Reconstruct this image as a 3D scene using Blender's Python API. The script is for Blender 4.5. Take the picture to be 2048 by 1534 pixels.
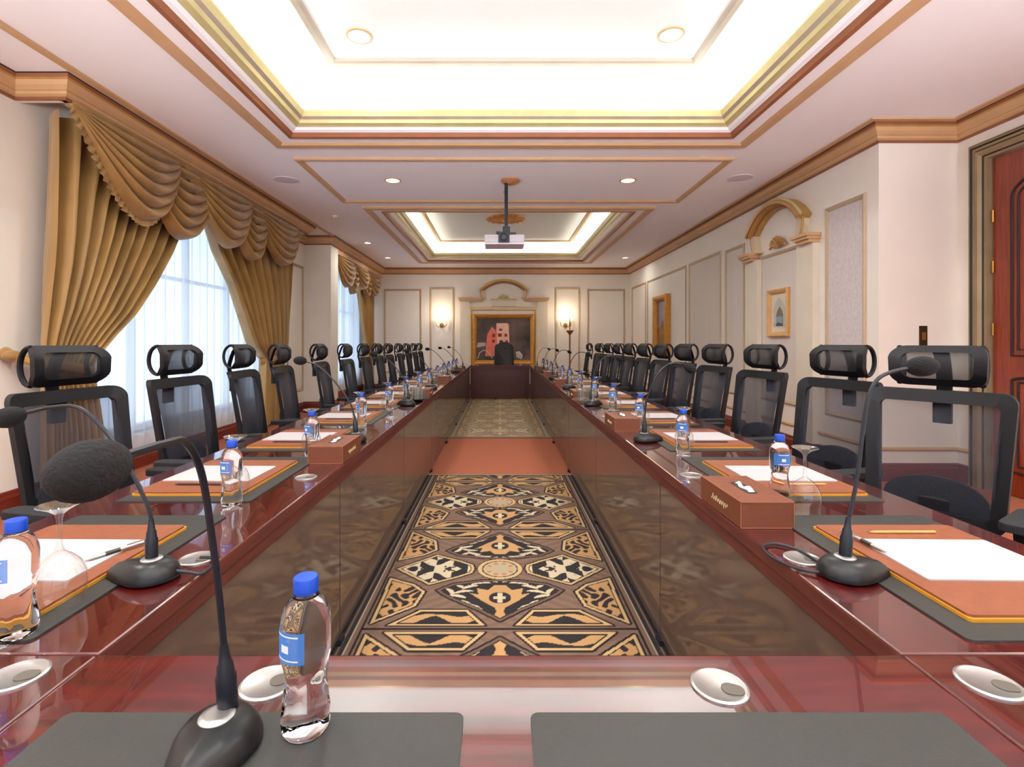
import bpy, bmesh, math, random
import numpy as np
from mathutils import Vector, Matrix
PI = math.pi
random.seed(4)
for o in list(bpy.data.objects): bpy.data.objects.remove(o, do_unlink=True)
scn = bpy.context.scene
COL = scn.collection
def srgb(r, g, b):
    f = lambda c: (c/12.92 if c <= .04045 else ((c+.055)/1.055)**2.4)
    return (f(r/255), f(g/255), f(b/255), 1.0)

# ------------------------------------------------------------------ camera, world, lights, exposure
EYE = 1.258; F = 1010.0; VX, VY = 1000.0, 685.0
cam = bpy.data.cameras.new('camera'); cam.sensor_width = 36; cam.sensor_fit = 'HORIZONTAL'
cam.lens = 36*F/2048; cam.shift_x = 24/2048; cam.shift_y = -82/2048; cam.clip_start = .02
co = bpy.data.objects.new('camera', cam); COL.objects.link(co)
co.location = (0, 0, EYE); co.rotation_euler = (PI/2, 0, 0); scn.camera = co
scn.view_settings.view_transform = 'Standard'; scn.view_settings.look = 'None'
scn.view_settings.gamma = 1; scn.view_settings.use_curve_mapping = False
scn.view_settings.exposure = 0.92
w = bpy.data.worlds.new('sky'); scn.world = w; w.use_nodes = True
w.node_tree.nodes['Background'].inputs[0].default_value = (.72, .84, 1.0, 1)
w.node_tree.nodes['Background'].inputs[1].default_value = 1.5
cy = scn.cycles
cy.max_bounces = 10; cy.diffuse_bounces = 5; cy.glossy_bounces = 4; cy.transmission_bounces = 8; cy.transparent_max_bounces = 24
cy.caustics_reflective = False; cy.caustics_refractive = False; cy.sample_clamp_indirect = 4.0
cy.use_denoising = True
COVE1, COVE2, DOWN = 11.0, 22.0, 9.0
def area(name, loc, rot, sx, sy, power, color=(1, 1, 1), shape='RECTANGLE', spread=PI):
    l = bpy.data.lights.new(name, 'AREA'); l.shape = shape; l.size = sx
    if shape == 'RECTANGLE': l.size_y = sy
    l.energy = power; l.color = color; l.spread = spread
    o = bpy.data.objects.new(name, l); o.location = loc; o.rotation_euler = rot; COL.objects.link(o); return o
# cove lights lie on the ledges of the two ceiling trays, hidden behind the lips, shining up
T1 = (-2.24, 2.46, -1.6, 5.05); T2 = (-2.0, 2.26, 7.3, 12.4); ZC = 3.228; ZU = 3.72; ZU2 = 3.61
for (x0, x1, y0, y1), pw, colr in ((T1, COVE1, (.93, .98, 1.0)), (T2, COVE2, (1.0, .93, .80))):
    L, W = y1-y0-.5, x1-x0-.5
    for x in (x0+.15, x1-.15): area('cove_strip_light', (x, (y0+y1)/2, 3.275), (PI, 0, 0), .1, L, pw*L/4, colr)
    for y in (y0+.15, y1-.15): area('cove_strip_light', ((x0+x1)/2, y, 3.275), (PI, 0, 0), W, .1, pw*W/4, colr)
for (px, py, sx, sy) in ((-3.72, 6.15, 3.9, 2.5), (-3.72, 11.6, 2.6, 2.5)):   # light portals filling the two window openings
    p = area('window_portal', (px-.18, py, 1.55), (0, -PI/2, 0), sy, sx, 1); p.data.cycles.is_portal = True

area('near_wall_fill_light', (.2, -2.56, 1.15), (PI/2+.88, 0, 0), 5.6, 1.0, 270, (.92, .96, 1.0), 'RECTANGLE', math.radians(92))   # fill light added to brighten the ceiling, set in added_window, a made-up window
# ------------------------------------------------------------------ materials
def nodes(m): m.use_nodes = True; return m.node_tree.nodes, m.node_tree.links
MATS = {}
def mat(name, col, rough=.5, metal=0, var=.06, scale=6, stretch=(1, 1, 1), coat=0, bump=0, spec=.5, trans=0, ior=1.45, sheen=0, coat_rough=.04, emit=0, col2=None, detail=4):
    m = bpy.data.materials.new(name); n, l = nodes(m); b = n['Principled BSDF']
    b.inputs['Roughness'].default_value = rough; b.inputs['Metallic'].default_value = metal
    b.inputs['Coat Weight'].default_value = coat; b.inputs['Coat Roughness'].default_value = coat_rough
    b.inputs['Specular IOR Level'].default_value = spec
    b.inputs['Transmission Weight'].default_value = trans; b.inputs['IOR'].default_value = ior
    b.inputs['Sheen Weight'].default_value = sheen
    t = n.new('ShaderNodeTexCoord'); mp = n.new('ShaderNodeMapping'); mp.inputs['Scale'].default_value = stretch
    l.new(t.outputs['Object'], mp.inputs['Vector'])
    nz = n.new('ShaderNodeTexNoise'); nz.inputs['Scale'].default_value = scale; nz.inputs['Detail'].default_value = detail
    l.new(mp.outputs['Vector'], nz.inputs['Vector'])
    cr = n.new('ShaderNodeValToRGB'); c = col
    a = tuple(max(0, x*(1-var)) for x in c[:3])+(1,); d = tuple(min(1, x*(1+var)) for x in (col2 or c)[:3])+(1,)
    cr.color_ramp.elements[0].color = a; cr.color_ramp.elements[0].position = .3
    cr.color_ramp.elements[1].color = d; cr.color_ramp.elements[1].position = .7
    l.new(nz.outputs['Fac'], cr.inputs['Fac']); l.new(cr.outputs['Color'], b.inputs['Base Color'])
    if bump:
        bp = n.new('ShaderNodeBump'); bp.inputs['Strength'].default_value = bump; bp.inputs['Distance'].default_value = .01
        l.new(nz.outputs['Fac'], bp.inputs['Height']); l.new(bp.outputs['Normal'], b.inputs['Normal'])
    if emit:
        b.inputs['Emission Color'].default_value = c; b.inputs['Emission Strength'].default_value = emit
    MATS[name] = m; return m
WALL = mat('cream_wall_paint', srgb(243, 237, 227), .7, var=.02, scale=3)
PAPER_WALL = mat('mottled_wallpaper', srgb(214, 206, 206), .8, var=.09, scale=34, stretch=(1, 1, .7), detail=6)
STRIPE_WALL = mat('striped_wallpaper', srgb(222, 213, 204), .8, var=.03, scale=22, stretch=(1, 1, .02))
CEIL = mat('white_ceiling_paint', srgb(251, 248, 251), .8, var=.01, scale=2)
CEIL_UP = mat('white_tray_paint', srgb(240, 242, 238), .8, var=.01, scale=2)
TAN = mat('tan_moulding_paint', srgb(204, 164, 122), .45, var=.05, scale=5)
GOLD = mat('old_gold_moulding', srgb(186, 144, 80), .4, metal=.15, var=.12, scale=5)
BROWN_TRIM = mat('brown_moulding', srgb(148, 92, 62), .4, var=.1, scale=5)
OLIVE = mat('pale_olive_gold', srgb(206, 192, 140), .35, metal=.15, var=.08, scale=6)
TAUPE = mat('taupe_moulding', srgb(178, 164, 146), .45, var=.06, scale=6)
PANEL_TRIM = mat('panel_moulding_paint', srgb(190, 168, 140), .45, var=.06, scale=8)
def wood(name, c1, c2, stretch, rough=.22, coat=1.0, ior=1.5, scale=7):
    m = mat(name, c1, rough, var=.0, scale=scale, stretch=stretch, coat=coat, col2=c2, detail=8, coat_rough=.02)
    n, l = nodes(m); b = n['Principled BSDF']; b.inputs['Coat IOR'].default_value = ior
    cr = [x for x in n if x.type == 'VALTORGB'][0]
    cr.color_ramp.elements[0].color = c2; cr.color_ramp.elements[1].color = c1
    nz = [x for x in n if x.type == 'TEX_NOISE'][0]; nz.inputs['Distortion'].default_value = .6
    return m
WOOD_Y = wood('mahogany_grain_along', srgb(84, 20, 18), srgb(46, 10, 11), (9, .7, 9), ior=1.75)
WOOD_X = wood('mahogany_grain_across', srgb(86, 18, 18), srgb(46, 9, 10), (.7, 9, 9), ior=1.75)
PANEL_WOOD = wood('lacquered_brown_panel', srgb(88, 68, 60), srgb(78, 59, 51), (2, .4, 6), rough=.5, coat=.8, ior=1.42); PANEL_WOOD.node_tree.nodes['Principled BSDF'].inputs['Coat Roughness'].default_value = .07
END_WOOD = wood('lacquered_maroon_panel', srgb(84, 38, 36), srgb(74, 31, 30), (2, 2, 6), rough=.4, coat=.7, ior=1.4)
APRON_WOOD = wood('satin_mahogany_apron', srgb(100, 46, 36), srgb(78, 32, 28), (9, .7, 9), rough=.5, coat=0)
DOOR_WOOD = wood('red_brown_door_wood', srgb(146, 56, 24), srgb(112, 36, 15), (9, 9, .6), rough=.35, coat=.3)
BASE_WOOD = wood('red_brown_skirting', srgb(128, 46, 32), srgb(96, 30, 22), (6, .6, 9), rough=.4, coat=.3)
DARKLINE = mat('dark_reveal', srgb(38, 26, 22), .6)
FLOOR = mat('terracotta_carpet', srgb(164, 98, 74), .95, var=.07, scale=60, bump=.2, spec=.1)
CHAIR_BLACK = mat('black_nylon', srgb(20, 19, 23), .5, spec=.3, var=.08, scale=12)
CHAIR_CLOTH = mat('black_seat_fabric', srgb(27, 27, 32), .9, var=.15, scale=150, bump=.2)
LEATHER_BLACK = mat('black_leather', srgb(28, 26, 26), .45, var=.15, scale=60, bump=.2)
STEEL = mat('chair_steel', srgb(120, 120, 122), .3, metal=.9)
MIC_BODY = mat('charcoal_mic_plastic', srgb(24, 23, 24), .34, var=.06, scale=40, spec=.4)
MIC_NECK = mat('black_gooseneck', srgb(20, 22, 30), .35, var=.05, scale=40)
FOAM = mat('black_foam', srgb(16, 13, 13), .95, var=.3, scale=260, bump=.5)
SILVER = mat('brushed_silver', srgb(180, 175, 172), .3, metal=.8, var=.04, scale=30)
CAP_BLUE = mat('blue_bottle_cap', srgb(10, 62, 168), .4, var=.05, scale=60)
LEATHER = mat('saddle_brown_leather', srgb(126, 71, 46), .5, var=.1, scale=45, bump=.08)
LEATHER2 = mat('box_brown_leather', srgb(108, 58, 37), .45, var=.08, scale=45, bump=.06)
STITCH = mat('pale_leather_seam', srgb(140, 84, 56), .6)
YELLOW = mat('yellow_board_edge', srgb(190, 130, 36), .5)
PAPER = mat('white_paper', srgb(172, 166, 168), .7, var=.01)
MATGREY = mat('grey_leather_desk_pad', srgb(47, 46, 43), .5, var=.05, scale=120, bump=.05)
PENCIL = mat('tan_pencil_lacquer', srgb(216, 150, 84), .4)
PENBLACK = mat('dark_pen', srgb(50, 40, 36), .35)
TISSUE = mat('white_tissue', srgb(246, 240, 236), .9, bump=.1, scale=30)
BRASS = mat('aged_brass', srgb(176, 128, 62), .3, metal=.8, var=.1)
COPPER = mat('copper_rosette', srgb(204, 142, 100), .4, metal=.4, var=.15, scale=20)
PROJ = mat('pale_grey_projector', srgb(206, 200, 206), .45, var=.02)
BLACK = mat('black_metal', srgb(30, 29, 38), .4, var=.1)
LENS = mat('dark_lens_glass', srgb(46, 50, 62), .35)
SPEAKER = mat('pale_speaker_grille', srgb(218, 206, 216), .8, var=.08, scale=220)
LAMP = mat('lit_lamp_lens', (1, .93, .85, 1), .5, emit=3.0)
BULB = mat('lit_candle_bulb', (1, .80, .58, 1), .5, emit=5.0)
IVORY = mat('ivory_plaster', srgb(228, 218, 200), .6, var=.03)
def fabric(name, c1, c2, scale=90):
    m = mat(name, c1, .48, var=.05, scale=scale*.05, stretch=(1, 1, .1), col2=c2, sheen=.3)
    return m
CURTAIN = fabric('gold_brown_satin', srgb(150, 114, 60), srgb(180, 142, 82))
SWAG = fabric('bronze_gold_satin', srgb(146, 108, 58), srgb(172, 132, 76))
FRINGE = fabric('gold_braid', srgb(150, 112, 60), srgb(190, 150, 90), 200)
def mixmat(name, fac, tint, diff, glossy_rough=.2, kind='mesh'):
    m = bpy.data.materials.new(name); n, l = nodes(m); out = n['Material Output']; b = n['Principled BSDF']
    tr = n.new('ShaderNodeBsdfTransparent'); tr.inputs[0].default_value = tint
    mx = n.new('ShaderNodeMixShader')
    if kind == 'mesh':            # woven net: opaque threads, open holes
        b.inputs['Base Color'].default_value = diff; b.inputs['Roughness'].default_value = .7
        nz = n.new('ShaderNodeTexNoise'); nz.inputs['Scale'].default_value = 400
        mr = n.new('ShaderNodeMapRange'); mr.inputs['To Min'].default_value = -.06; mr.inputs['To Max'].default_value = .06
        lw = n.new('ShaderNodeLayerWeight'); lw.inputs['Blend'].default_value = .5     # a woven net closes up when seen at a slant
        m3 = n.new('ShaderNodeMapRange'); m3.inputs['From Max'].default_value = .72; m3.inputs['To Min'].default_value = fac; m3.inputs['To Max'].default_value = min(1, fac+.42)
        ad = n.new('ShaderNodeMath'); ad.use_clamp = True
        l.new(nz.outputs['Fac'], mr.inputs['Value']); l.new(lw.outputs['Facing'], m3.inputs['Value'])
        l.new(mr.outputs['Result'], ad.inputs[0]); l.new(m3.outputs['Result'], ad.inputs[1]); l.new(ad.outputs[0], mx.inputs[0])
        l.new(tr.outputs[0], mx.inputs[1]); l.new(b.outputs[0], mx.inputs[2])
    elif kind == 'glass':         # thin clear glass: mirror by facing angle, else seen through
        g = n.new('ShaderNodeBsdfGlossy'); g.inputs['Roughness'].default_value = glossy_rough; g.inputs[0].default_value = diff
        lw = n.new('ShaderNodeLayerWeight'); lw.inputs['Blend'].default_value = .5
        pw = n.new('ShaderNodeMath'); pw.operation = 'POWER'; pw.inputs[1].default_value = 3.2; l.new(lw.outputs['Facing'], pw.inputs[0])
        mr = n.new('ShaderNodeMapRange'); mr.inputs['To Min'].default_value = .07; mr.inputs['To Max'].default_value = .07+fac*4; l.new(pw.outputs[0], mr.inputs['Value'])
        l.new(mr.outputs['Result'], mx.inputs[0]); l.new(tr.outputs[0], mx.inputs[1]); l.new(g.outputs[0], mx.inputs[2])
    elif kind == 'sheer':         # voile
        d = n.new('ShaderNodeBsdfDiffuse'); d.inputs[0].default_value = diff
        t = n.new('ShaderNodeBsdfTranslucent'); t.inputs[0].default_value = diff
        m2 = n.new('ShaderNodeMixShader'); m2.inputs[0].default_value = .6
        l.new(d.outputs[0], m2.inputs[1]); l.new(t.outputs[0], m2.inputs[2])
        mx.inputs[0].default_value = fac; l.new(tr.outputs[0], mx.inputs[1]); l.new(m2.outputs[0], mx.inputs[2])
    l.new(mx.outputs[0], out.inputs[0]); return m
NET = mixmat('black_mesh_net', .60, (1, 1, 1, 1), srgb(32, 34, 46))
NET_H = mixmat('black_headrest_net', .74, (1, 1, 1, 1), srgb(32, 31, 35))
GLASS = mixmat('clear_drinking_glass', .22, (.95, .97, .96, 1), (1, 1, 1, 1), .02, 'glass')
PANE = mixmat('window_glass', .2, (.93, .97, 1, 1), (1, 1, 1, 1), .02, 'glass')
SHEER = mixmat('white_voile', .62, (1, 1, 1, 1), (.80, .86, .96, 1), kind='sheer')
WATER = mat('water_in_clear_plastic', (.96, .97, 1, 1), .03, var=0, trans=1, ior=1.30)
LABEL_B = mixmat('blue_bottle_label', .62, (.7, .8, 1, 1), srgb(60, 122, 200))
LABEL_W = mat('white_label_print', srgb(230, 232, 242), .5)

# ------------------------------------------------------------------ mesh builder
class MB:
    def __init__(s): s.v = []; s.f = []; s.m = []
    def add(s, v, f, mi=0):
        o = len(s.v); s.v += [tuple(p) for p in v]; s.f += [tuple(i+o for i in q) for q in f]
        s.m += [mi]*len(f); return s
    def box(s, x0, x1, y0, y1, z0, z1, M=None, mi=0):
        v = [Vector((x, y, z)) for z in (z0, z1) for y in (y0, y1) for x in (x0, x1)]
        if M is not None: v = [M @ p for p in v]
        return s.add(v, [(0, 2, 3, 1), (4, 5, 7, 6), (0, 1, 5, 4), (2, 6, 7, 3), (0, 4, 6, 2), (1, 3, 7, 5)], mi)
    def loft(s, rings, closed=True, cap0=False, cap1=False, mi=0, mis=None):
        n = len(rings[0]); v = [p for r in rings for p in r]; f = []; ms = []
        for k in range(len(rings)-1):
            for i in range(n if closed else n-1):
                j = (i+1) % n; f.append((k*n+i, k*n+j, (k+1)*n+j, (k+1)*n+i)); ms.append(mis[k] if mis else mi)
        if cap0: f.append(tuple(range(n-1, -1, -1))); ms.append(mi)
        if cap1: f.append(tuple((len(rings)-1)*n+i for i in range(n))); ms.append(mis[-1] if mis else mi)
        o = len(s.v); s.v += [tuple(p) for p in v]; s.f += [tuple(i+o for i in q) for q in f]; s.m += ms; return s
    def lathe(s, prof, seg=24, c=(0, 0, 0), cap0=True, cap1=True, mi=0, M=None):
        R = []
        for r, z in prof:
            ring = [Vector((r*math.cos(2*PI*i/seg), r*math.sin(2*PI*i/seg), z)) for i in range(seg)]
            if M is not None: ring = [M @ p for p in ring]
            R.append([p+Vector(c) for p in ring])
        return s.loft(R, True, cap0, cap1, mi)
    def tube(s, pts, r, seg=10, cap=True, flat=1.0, up=None, mi=0):
        pts = [Vector(p) for p in pts]; n = len(pts); R = []; prev = None
        for i, p in enumerate(pts):
            t = (pts[min(i+1, n-1)]-pts[max(i-1, 0)]).normalized()
            if prev is None:
                a = Vector(up) if up else (Vector((0, 0, 1)) if abs(t.z) < .9 else Vector((1, 0, 0)))
            else: a = prev
            a = (a-t*a.dot(t)).normalized(); prev = a; b = t.cross(a)
            rr = r[i] if isinstance(r, (list, tuple)) else r
            R.append([p+a*rr*flat*math.cos(2*PI*k/seg)+b*rr*math.sin(2*PI*k/seg) for k in range(seg)])
        return s.loft(R, True, cap, cap, mi)
    def ellipsoid(s, c, rx, ry, rz, nu=16, nv=10, M=None):
        R = []
        for k in range(nv+1):
            a = -PI/2+PI*k/nv; q = max(math.cos(a), .02)
            ring = [Vector((rx*q*math.cos(2*PI*i/nu), ry*q*math.sin(2*PI*i/nu), rz*math.sin(a))) for i in range(nu)]
            if M is not None: ring = [M @ p for p in ring]
            R.append([p+Vector(c) for p in ring])
        return s.loft(R, True, True, True)
    def grid(s, nu, nv, fn, mi=0):
        v = [fn(i/nu, j/nv) for j in range(nv+1) for i in range(nu+1)]
        return s.add(v, [(j*(nu+1)+i, j*(nu+1)+i+1, (j+1)*(nu+1)+i+1, (j+1)*(nu+1)+i) for j in range(nv) for i in range(nu)], mi)
    def prism(s, poly, fn, d0, d1, mi=0):        # poly in 2-D, fn(a,b,d) -> world
        return s.loft([[fn(a, b, d0) for a, b in poly], [fn(a, b, d1) for a, b in poly]], True, True, True, mi)
    def build(s, name, mats, parent=None, smooth=False, bevel=0, loc=None, solid=0, sharp=35):
        me = bpy.data.meshes.new(name); bm = bmesh.new()
        vs = [bm.verts.new(p) for p in s.v]
        for q, mi in zip(s.f, s.m):
            try: fc = bm.faces.new([vs[i] for i in q]); fc.material_index = mi
            except ValueError: pass
        if bevel:
            bm.normal_update()
            es = [e for e in bm.edges if len(e.link_faces) == 2 and e.calc_face_angle(0) > .5]
            bmesh.ops.bevel(bm, geom=es, offset=bevel, segments=2, affect='EDGES', profile=.6, clamp_overlap=True)
        bmesh.ops.recalc_face_normals(bm, faces=bm.faces)
        if solid: bmesh.ops.solidify(bm, geom=bm.faces[:], thickness=solid)
        if smooth:
            for fc in bm.faces: fc.smooth = True
            for e in bm.edges:
                if len(e.link_faces) == 2 and e.calc_face_angle(0) > math.radians(sharp): e.smooth = False
        bm.to_mesh(me); bm.free()
        for m in (mats if isinstance(mats, (list, tuple)) else [mats]): me.materials.append(m)
        o = bpy.data.objects.new(name, me); COL.objects.link(o)
        if parent: o.parent = parent
        if loc is not None: o.location = loc
        return o
def tag(o, label, cat, group=None, kind=None):
    if label: o['label'] = label
    if cat: o['category'] = cat
    if group: o['group'] = group
    if kind: o['kind'] = kind
    return o
def struct(o): o['kind'] = 'structure'; return o
def thing(name, label, cat, loc=(0, 0, 0), rz=0, group=None):
    o = bpy.data.objects.new(name, None); COL.objects.link(o); o.location = loc; o.rotation_euler = (0, 0, rz)
    o.empty_display_size = .05
    return tag(o, label, cat, group)
def children(o, tbl={}): return [c for c in o.children]
def dup(root, loc=None, rz=None, label=None, group=None):
    def cp(o, par):
        c = o.copy(); COL.objects.link(c); c.parent = par
        for ch in list(o.children): cp(ch, c)
        return c
    r = cp(root, None)
    if loc is not None: r.location = loc
    if rz is not None: r.rotation_euler = (0, 0, rz)
    if label: r['label'] = label
    if group: r['group'] = group
    return r
def spline(pts, n=8):
    pts = [Vector(p) for p in pts]; out = []
    for i in range(len(pts)-1):
        p0 = pts[max(i-1, 0)]; p1 = pts[i]; p2 = pts[i+1]; p3 = pts[min(i+2, len(pts)-1)]
        for k in range(n):
            t = k/n
            out.append(.5*((2*p1)+(p2-p0)*t+(2*p0-5*p1+4*p2-p3)*t*t+(3*p1-p0-3*p2+p3)*t**3))
    out.append(pts[-1]); return out
def interp(tbl, x):
    for (a, va), (b, vb) in zip(tbl, tbl[1:]):
        if x <= b: 
            t = (x-a)/(b-a) if b > a else 0
            return va+(vb-va)*max(0, min(1, t))
    return tbl[-1][1]
def sweep_path(path, prof, mats, name, side=1, mis=None, parent=None, z0=0, rng=None):
    """sweep a moulding profile [(out,z)] along an open plan polyline with mitred corners; side=+1 puts it on the right of travel"""
    P = [Vector(p) for p in path]; rings = []
    def nrm(a, b): d = (b-a).normalized(); return Vector((d.y, -d.x))*side
    for i, p in enumerate(P):
        if i == 0: m = nrm(P[0], P[1])
        elif i == len(P)-1: m = nrm(P[-2], P[-1])
        else:
            a, b = nrm(P[i-1], p), nrm(p, P[i+1]); m = (a+b); m = m/max(.2, m.dot(a))
        rings.append([Vector((p.x+m.x*o, p.y+m.y*o, z0+z)) for o, z in prof])
    if rng: rings = rings[rng[0]:rng[1]+1]
    mb = MB(); n = len(prof)
    for k in range(len(rings)-1):
        for i in range(n-1):
            mb.add([rings[k][i], rings[k][i+1], rings[k+1][i+1], rings[k+1][i]], [(0, 1, 2, 3)], mis[i] if mis else 0)
    mb.add(rings[0], [tuple(range(n))]); mb.add(rings[-1], [tuple(range(n))])
    return mb.build(name, mats, parent)
# wall coordinate frames: W(s, z, d) with d the distance out of the wall into the room
XR, XL, YF, XRN, YS = 3.45, -3.64, 13.45, 4.17, 4.6
WR = lambda s, z, d: Vector((XR-d, s, z))
WRN = lambda s, z, d: Vector((XRN-d, s, z))
WF = lambda s, z, d: Vector((s, YF-d, z))
WL = lambda s, z, d: Vector((XL+d, s, z))
def frame_on(W, s0, s1, z0, z1, prof, mats, name, parent=None, mis=None, bevel=0):
    rings = [[W(s0+o, z0+o, d), W(s1-o, z0+o, d), W(s1-o, z1-o, d), W(s0+o, z1-o, d)] for o, d in prof]
    mb = MB(); mb.loft(rings, True, mis=mis); return mb.build(name, mats, parent, bevel=bevel)
def panel_on(W, s0, s1, z0, z1, d0, d1, m, name, parent=None, bevel=0):
    mb = MB(); mb.loft([[W(s0, z0, d), W(s1, z0, d), W(s1, z1, d), W(s0, z1, d)] for d in (d0, d1)], True, True, True)
    return mb.build(name, m, parent, bevel=bevel)

# ------------------------------------------------------------------ room shell
YN = -2.6
o = struct(MB().box(XL-.3, XRN+.3, YN-.2, YF+.2, -.1, 0).build('floor', FLOOR))
HOLE3 = (-2.6, 3.0, .6, 2.9)  # opening of the window added behind the camera to hold the fill light
def wall_with_holes(name, W, s0, s1, z1, holes, thick, m):
    mb = MB(); cuts = sorted(holes); cur = s0
    for a, b, za, zb in cuts:
        for (p, q, r, t) in ((cur, a, 0, z1), (a, b, 0, za), (a, b, zb, z1)):
            if q-p > 1e-4 and t-r > 1e-4: mb.loft([[W(p, r, d), W(q, r, d), W(q, t, d), W(p, t, d)] for d in (0, -thick)], True, True, True)
        cur = b
    mb.loft([[W(cur, 0, d), W(s1, 0, d), W(s1, z1, d), W(cur, z1, d)] for d in (0, -thick)], True, True, True)
    return struct(mb.build(name, m))
HOLE1 = (4.25, 8.0, .35, 2.8); HOLE2 = (10.3, 13.0, .35, 2.8)
wl = wall_with_holes('wall_left', WL, YN, YF, 3.7, [HOLE1, HOLE2], .28, WALL)
wf = struct(MB().box(XL-.28, XR+.3, YF, YF+.2, 0, 3.7).build('wall_far', WALL))
wr = MB().box(XR, XR+.9, YS, YF, 0, 3.7).build('wall_right', WALL); struct(wr)
DOOR = (3.2, 4.31, 0, 2.84)
wrn = wall_with_holes('wall_right_entrance', WRN, YN, YS, 3.7, [DOOR], .2, WALL)
WN = lambda s, z, d: Vector((s, YN+d, z))
wall_with_holes('wall_near', WN, XL-.28, XRN+.2, 3.7, [HOLE3], .2, WALL)
PX0, PX1, PY0, PY1 = XL, -3.15, 9.4, 9.82
struct(MB().box(XL, PX1, PY0, PY1, 0, ZC).build('wall_pillar', WALL))
# soffit ceiling with two openings
cb = MB()
for x0, x1, y0, y1 in ((XL-.2, T1[0], YN, YF), (T1[1], XRN+.2, YN, YF), (T1[0], T1[1], YN, T1[2]), (T1[0], T1[1], T1[3], T2[2]),
                       (T1[0], T2[0], T2[2], YF), (T2[1], T1[1], T2[2], YF), (T2[0], T2[1], T2[3], YF)):
    cb.box(x0, x1, y0, y1, ZC, ZC+.03)
ceil = struct(cb.build('ceiling', CEIL))
for (x0, x1, y0, y1), nm, mU, ZU_ in ((T1, 'ceiling_tray', CEIL_UP, ZU), (T2, 'ceiling_tray', CEIL_UP, ZU2)):
    ub = MB(); ub.box(x0-.1, x1+.1, y0-.1, y1+.1, ZU_, ZU_+.05)
    for a, b, c, d in ((x0-.06, x0, y0, y1), (x1, x1+.06, y0, y1), (x0, x1, y0-.06, y0), (x0, x1, y1, y1+.06)): ub.box(a, b, c, d, ZC+.03, ZU_)
    tr = struct(ub.build(nm, mU))
    def ring(o, z): return [Vector((x0+o, y0+o, z)), Vector((x1-o, y0+o, z)), Vector((x1-o, y1-o, z)), Vector((x0+o, y1-o, z))]
    prof = [(0, ZC), (0, ZC-.02), (.02, ZC-.035), (.09, ZC-.035), (.11, ZC-.015), (.225, ZC-.015), (.235, ZC-.03), (.265, ZC-.022), (.285, ZC+.012), (.30, ZC+.018),
            (.315, ZC+.022), (.34, ZC+.04), (.36, ZC+.05), (.385, ZC+.058), (.40, ZC+.085), (.43, ZC+.10), (.455, ZC+.14), (.455, ZC+.155), (.40, ZC+.155), (.30, ZC+.06), (.24, ZC+.035), (0, ZC+.035)]
    mis = [0, 0, 0, 0, 1, 2, 2, 2, 1, 1, 1, 3, 3, 3, 4, 3, 3, 3, 1, 1, 1]
    mb = MB(); mb.loft([ring(o, z) for o, z in prof], True, mis=mis)
    mb.build('tray_moulding', [TAN, CEIL, BROWN_TRIM, OLIVE, TAUPE], tr)
    # thin moulding frame on the raised plane
    if y0 < 0: fo = (.84, .86, 1.0); fr = (-1.51, 1.75, y0+1.0, 4.46)
    else: fr = (-1.45, 1.68, y0+.75, 11.70)
    rr = lambda o, z: [Vector((fr[0]+o, fr[2]+o, z)), Vector((fr[1]-o, fr[2]+o, z)), Vector((fr[1]-o, fr[3]-o, z)), Vector((fr[0]+o, fr[3]-o, z))]
    mb = MB(); mb.loft([rr(o, ZU_-z) for o, z in ((0, 0), (.0, .02), (.02, .035), (.06, .03), (.075, .018), (.085, 0))], True)
    mb.build('tray_panel_frame', TAUPE if y0 < 0 else TAN, tr)
# moulding frame on the beam between the trays and border strips along the cornice
rr = lambda o, z: [Vector((-2.2+o, 5.38+o, z)), Vector((2.5-o, 5.38+o, z)), Vector((2.5-o, 7.06-o, z)), Vector((-2.2+o, 7.06-o, z))]
mb = MB(); mb.loft([rr(o, ZC-z) for o, z in ((0, 0), (0, .018), (.015, .026), (.05, .022), (.06, .012), (.07, 0))], True)
mb.build('beam_panel_frame', TAN, ceil)
mb = MB()
mb.box(-3.11, -3.05, YN, YF-.2, ZC-.016, ZC); mb.box(-3.11, XR-.12, YF-.24, YF-.20, ZC-.014, ZC); mb.box(XR-.19, XR-.14, 4.47, YF-.2, ZC-.014, ZC)
mb.box(XR-.19, XRN-.14, 4.42, 4.47, ZC-.014, ZC); mb.box(XRN-.19, XRN-.14, YN, 4.42, ZC-.014, ZC)
mb.build('border_moulding', TAN, ceil)
# cornices
cprof = [(0, -.155), (.015, -.155), (.02, -.135), (.045, -.125), (.05, -.105), (.055, -.10), (.085, -.075), (.10, -.045), (.115, -.035), (.12, -.01), (.12, 0), (0, 0)]
cmis = [1, 1, 0, 0, 2, 0, 0, 2, 1, 3, 0]
cpath = [(XL, YN), (XL, 3.79), (-3.26, 3.79), (-3.26, 8.5), (XL, 8.5), (XL, PY0), (PX1, PY0), (PX1, YF), (XR, YF), (XR, YS), (XRN, YS), (XRN, YN)]
CM = [TAN, BROWN_TRIM, GOLD, DARKLINE]
struct(sweep_path(cpath, cprof, CM, 'trim_1', 1, cmis, z0=ZC, rng=(0, 7)))
struct(sweep_path(cpath, cprof, CM, 'trim_2', 1, cmis, z0=ZC, rng=(7, 8)))
struct(sweep_path(cpath, cprof, CM, 'trim_3', 1, cmis, z0=ZC, rng=(8, 11)))
# boxed pelmets that carry the cornice over the two windows
mb = MB(); mb.box(XL, -3.26, 3.79, 3.83, 3.075, ZC); mb.box(-3.30, -3.26, 3.79, 8.5, 3.075, ZC); mb.box(XL, -3.26, 8.46, 8.5, 3.075, ZC); struct(mb.build('trim_4', WALL))
mb = MB(); mb.box(PX1-.04, PX1, PY1, YF, 2.98, ZC); struct(mb.build('trim_5', TAN))
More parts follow.
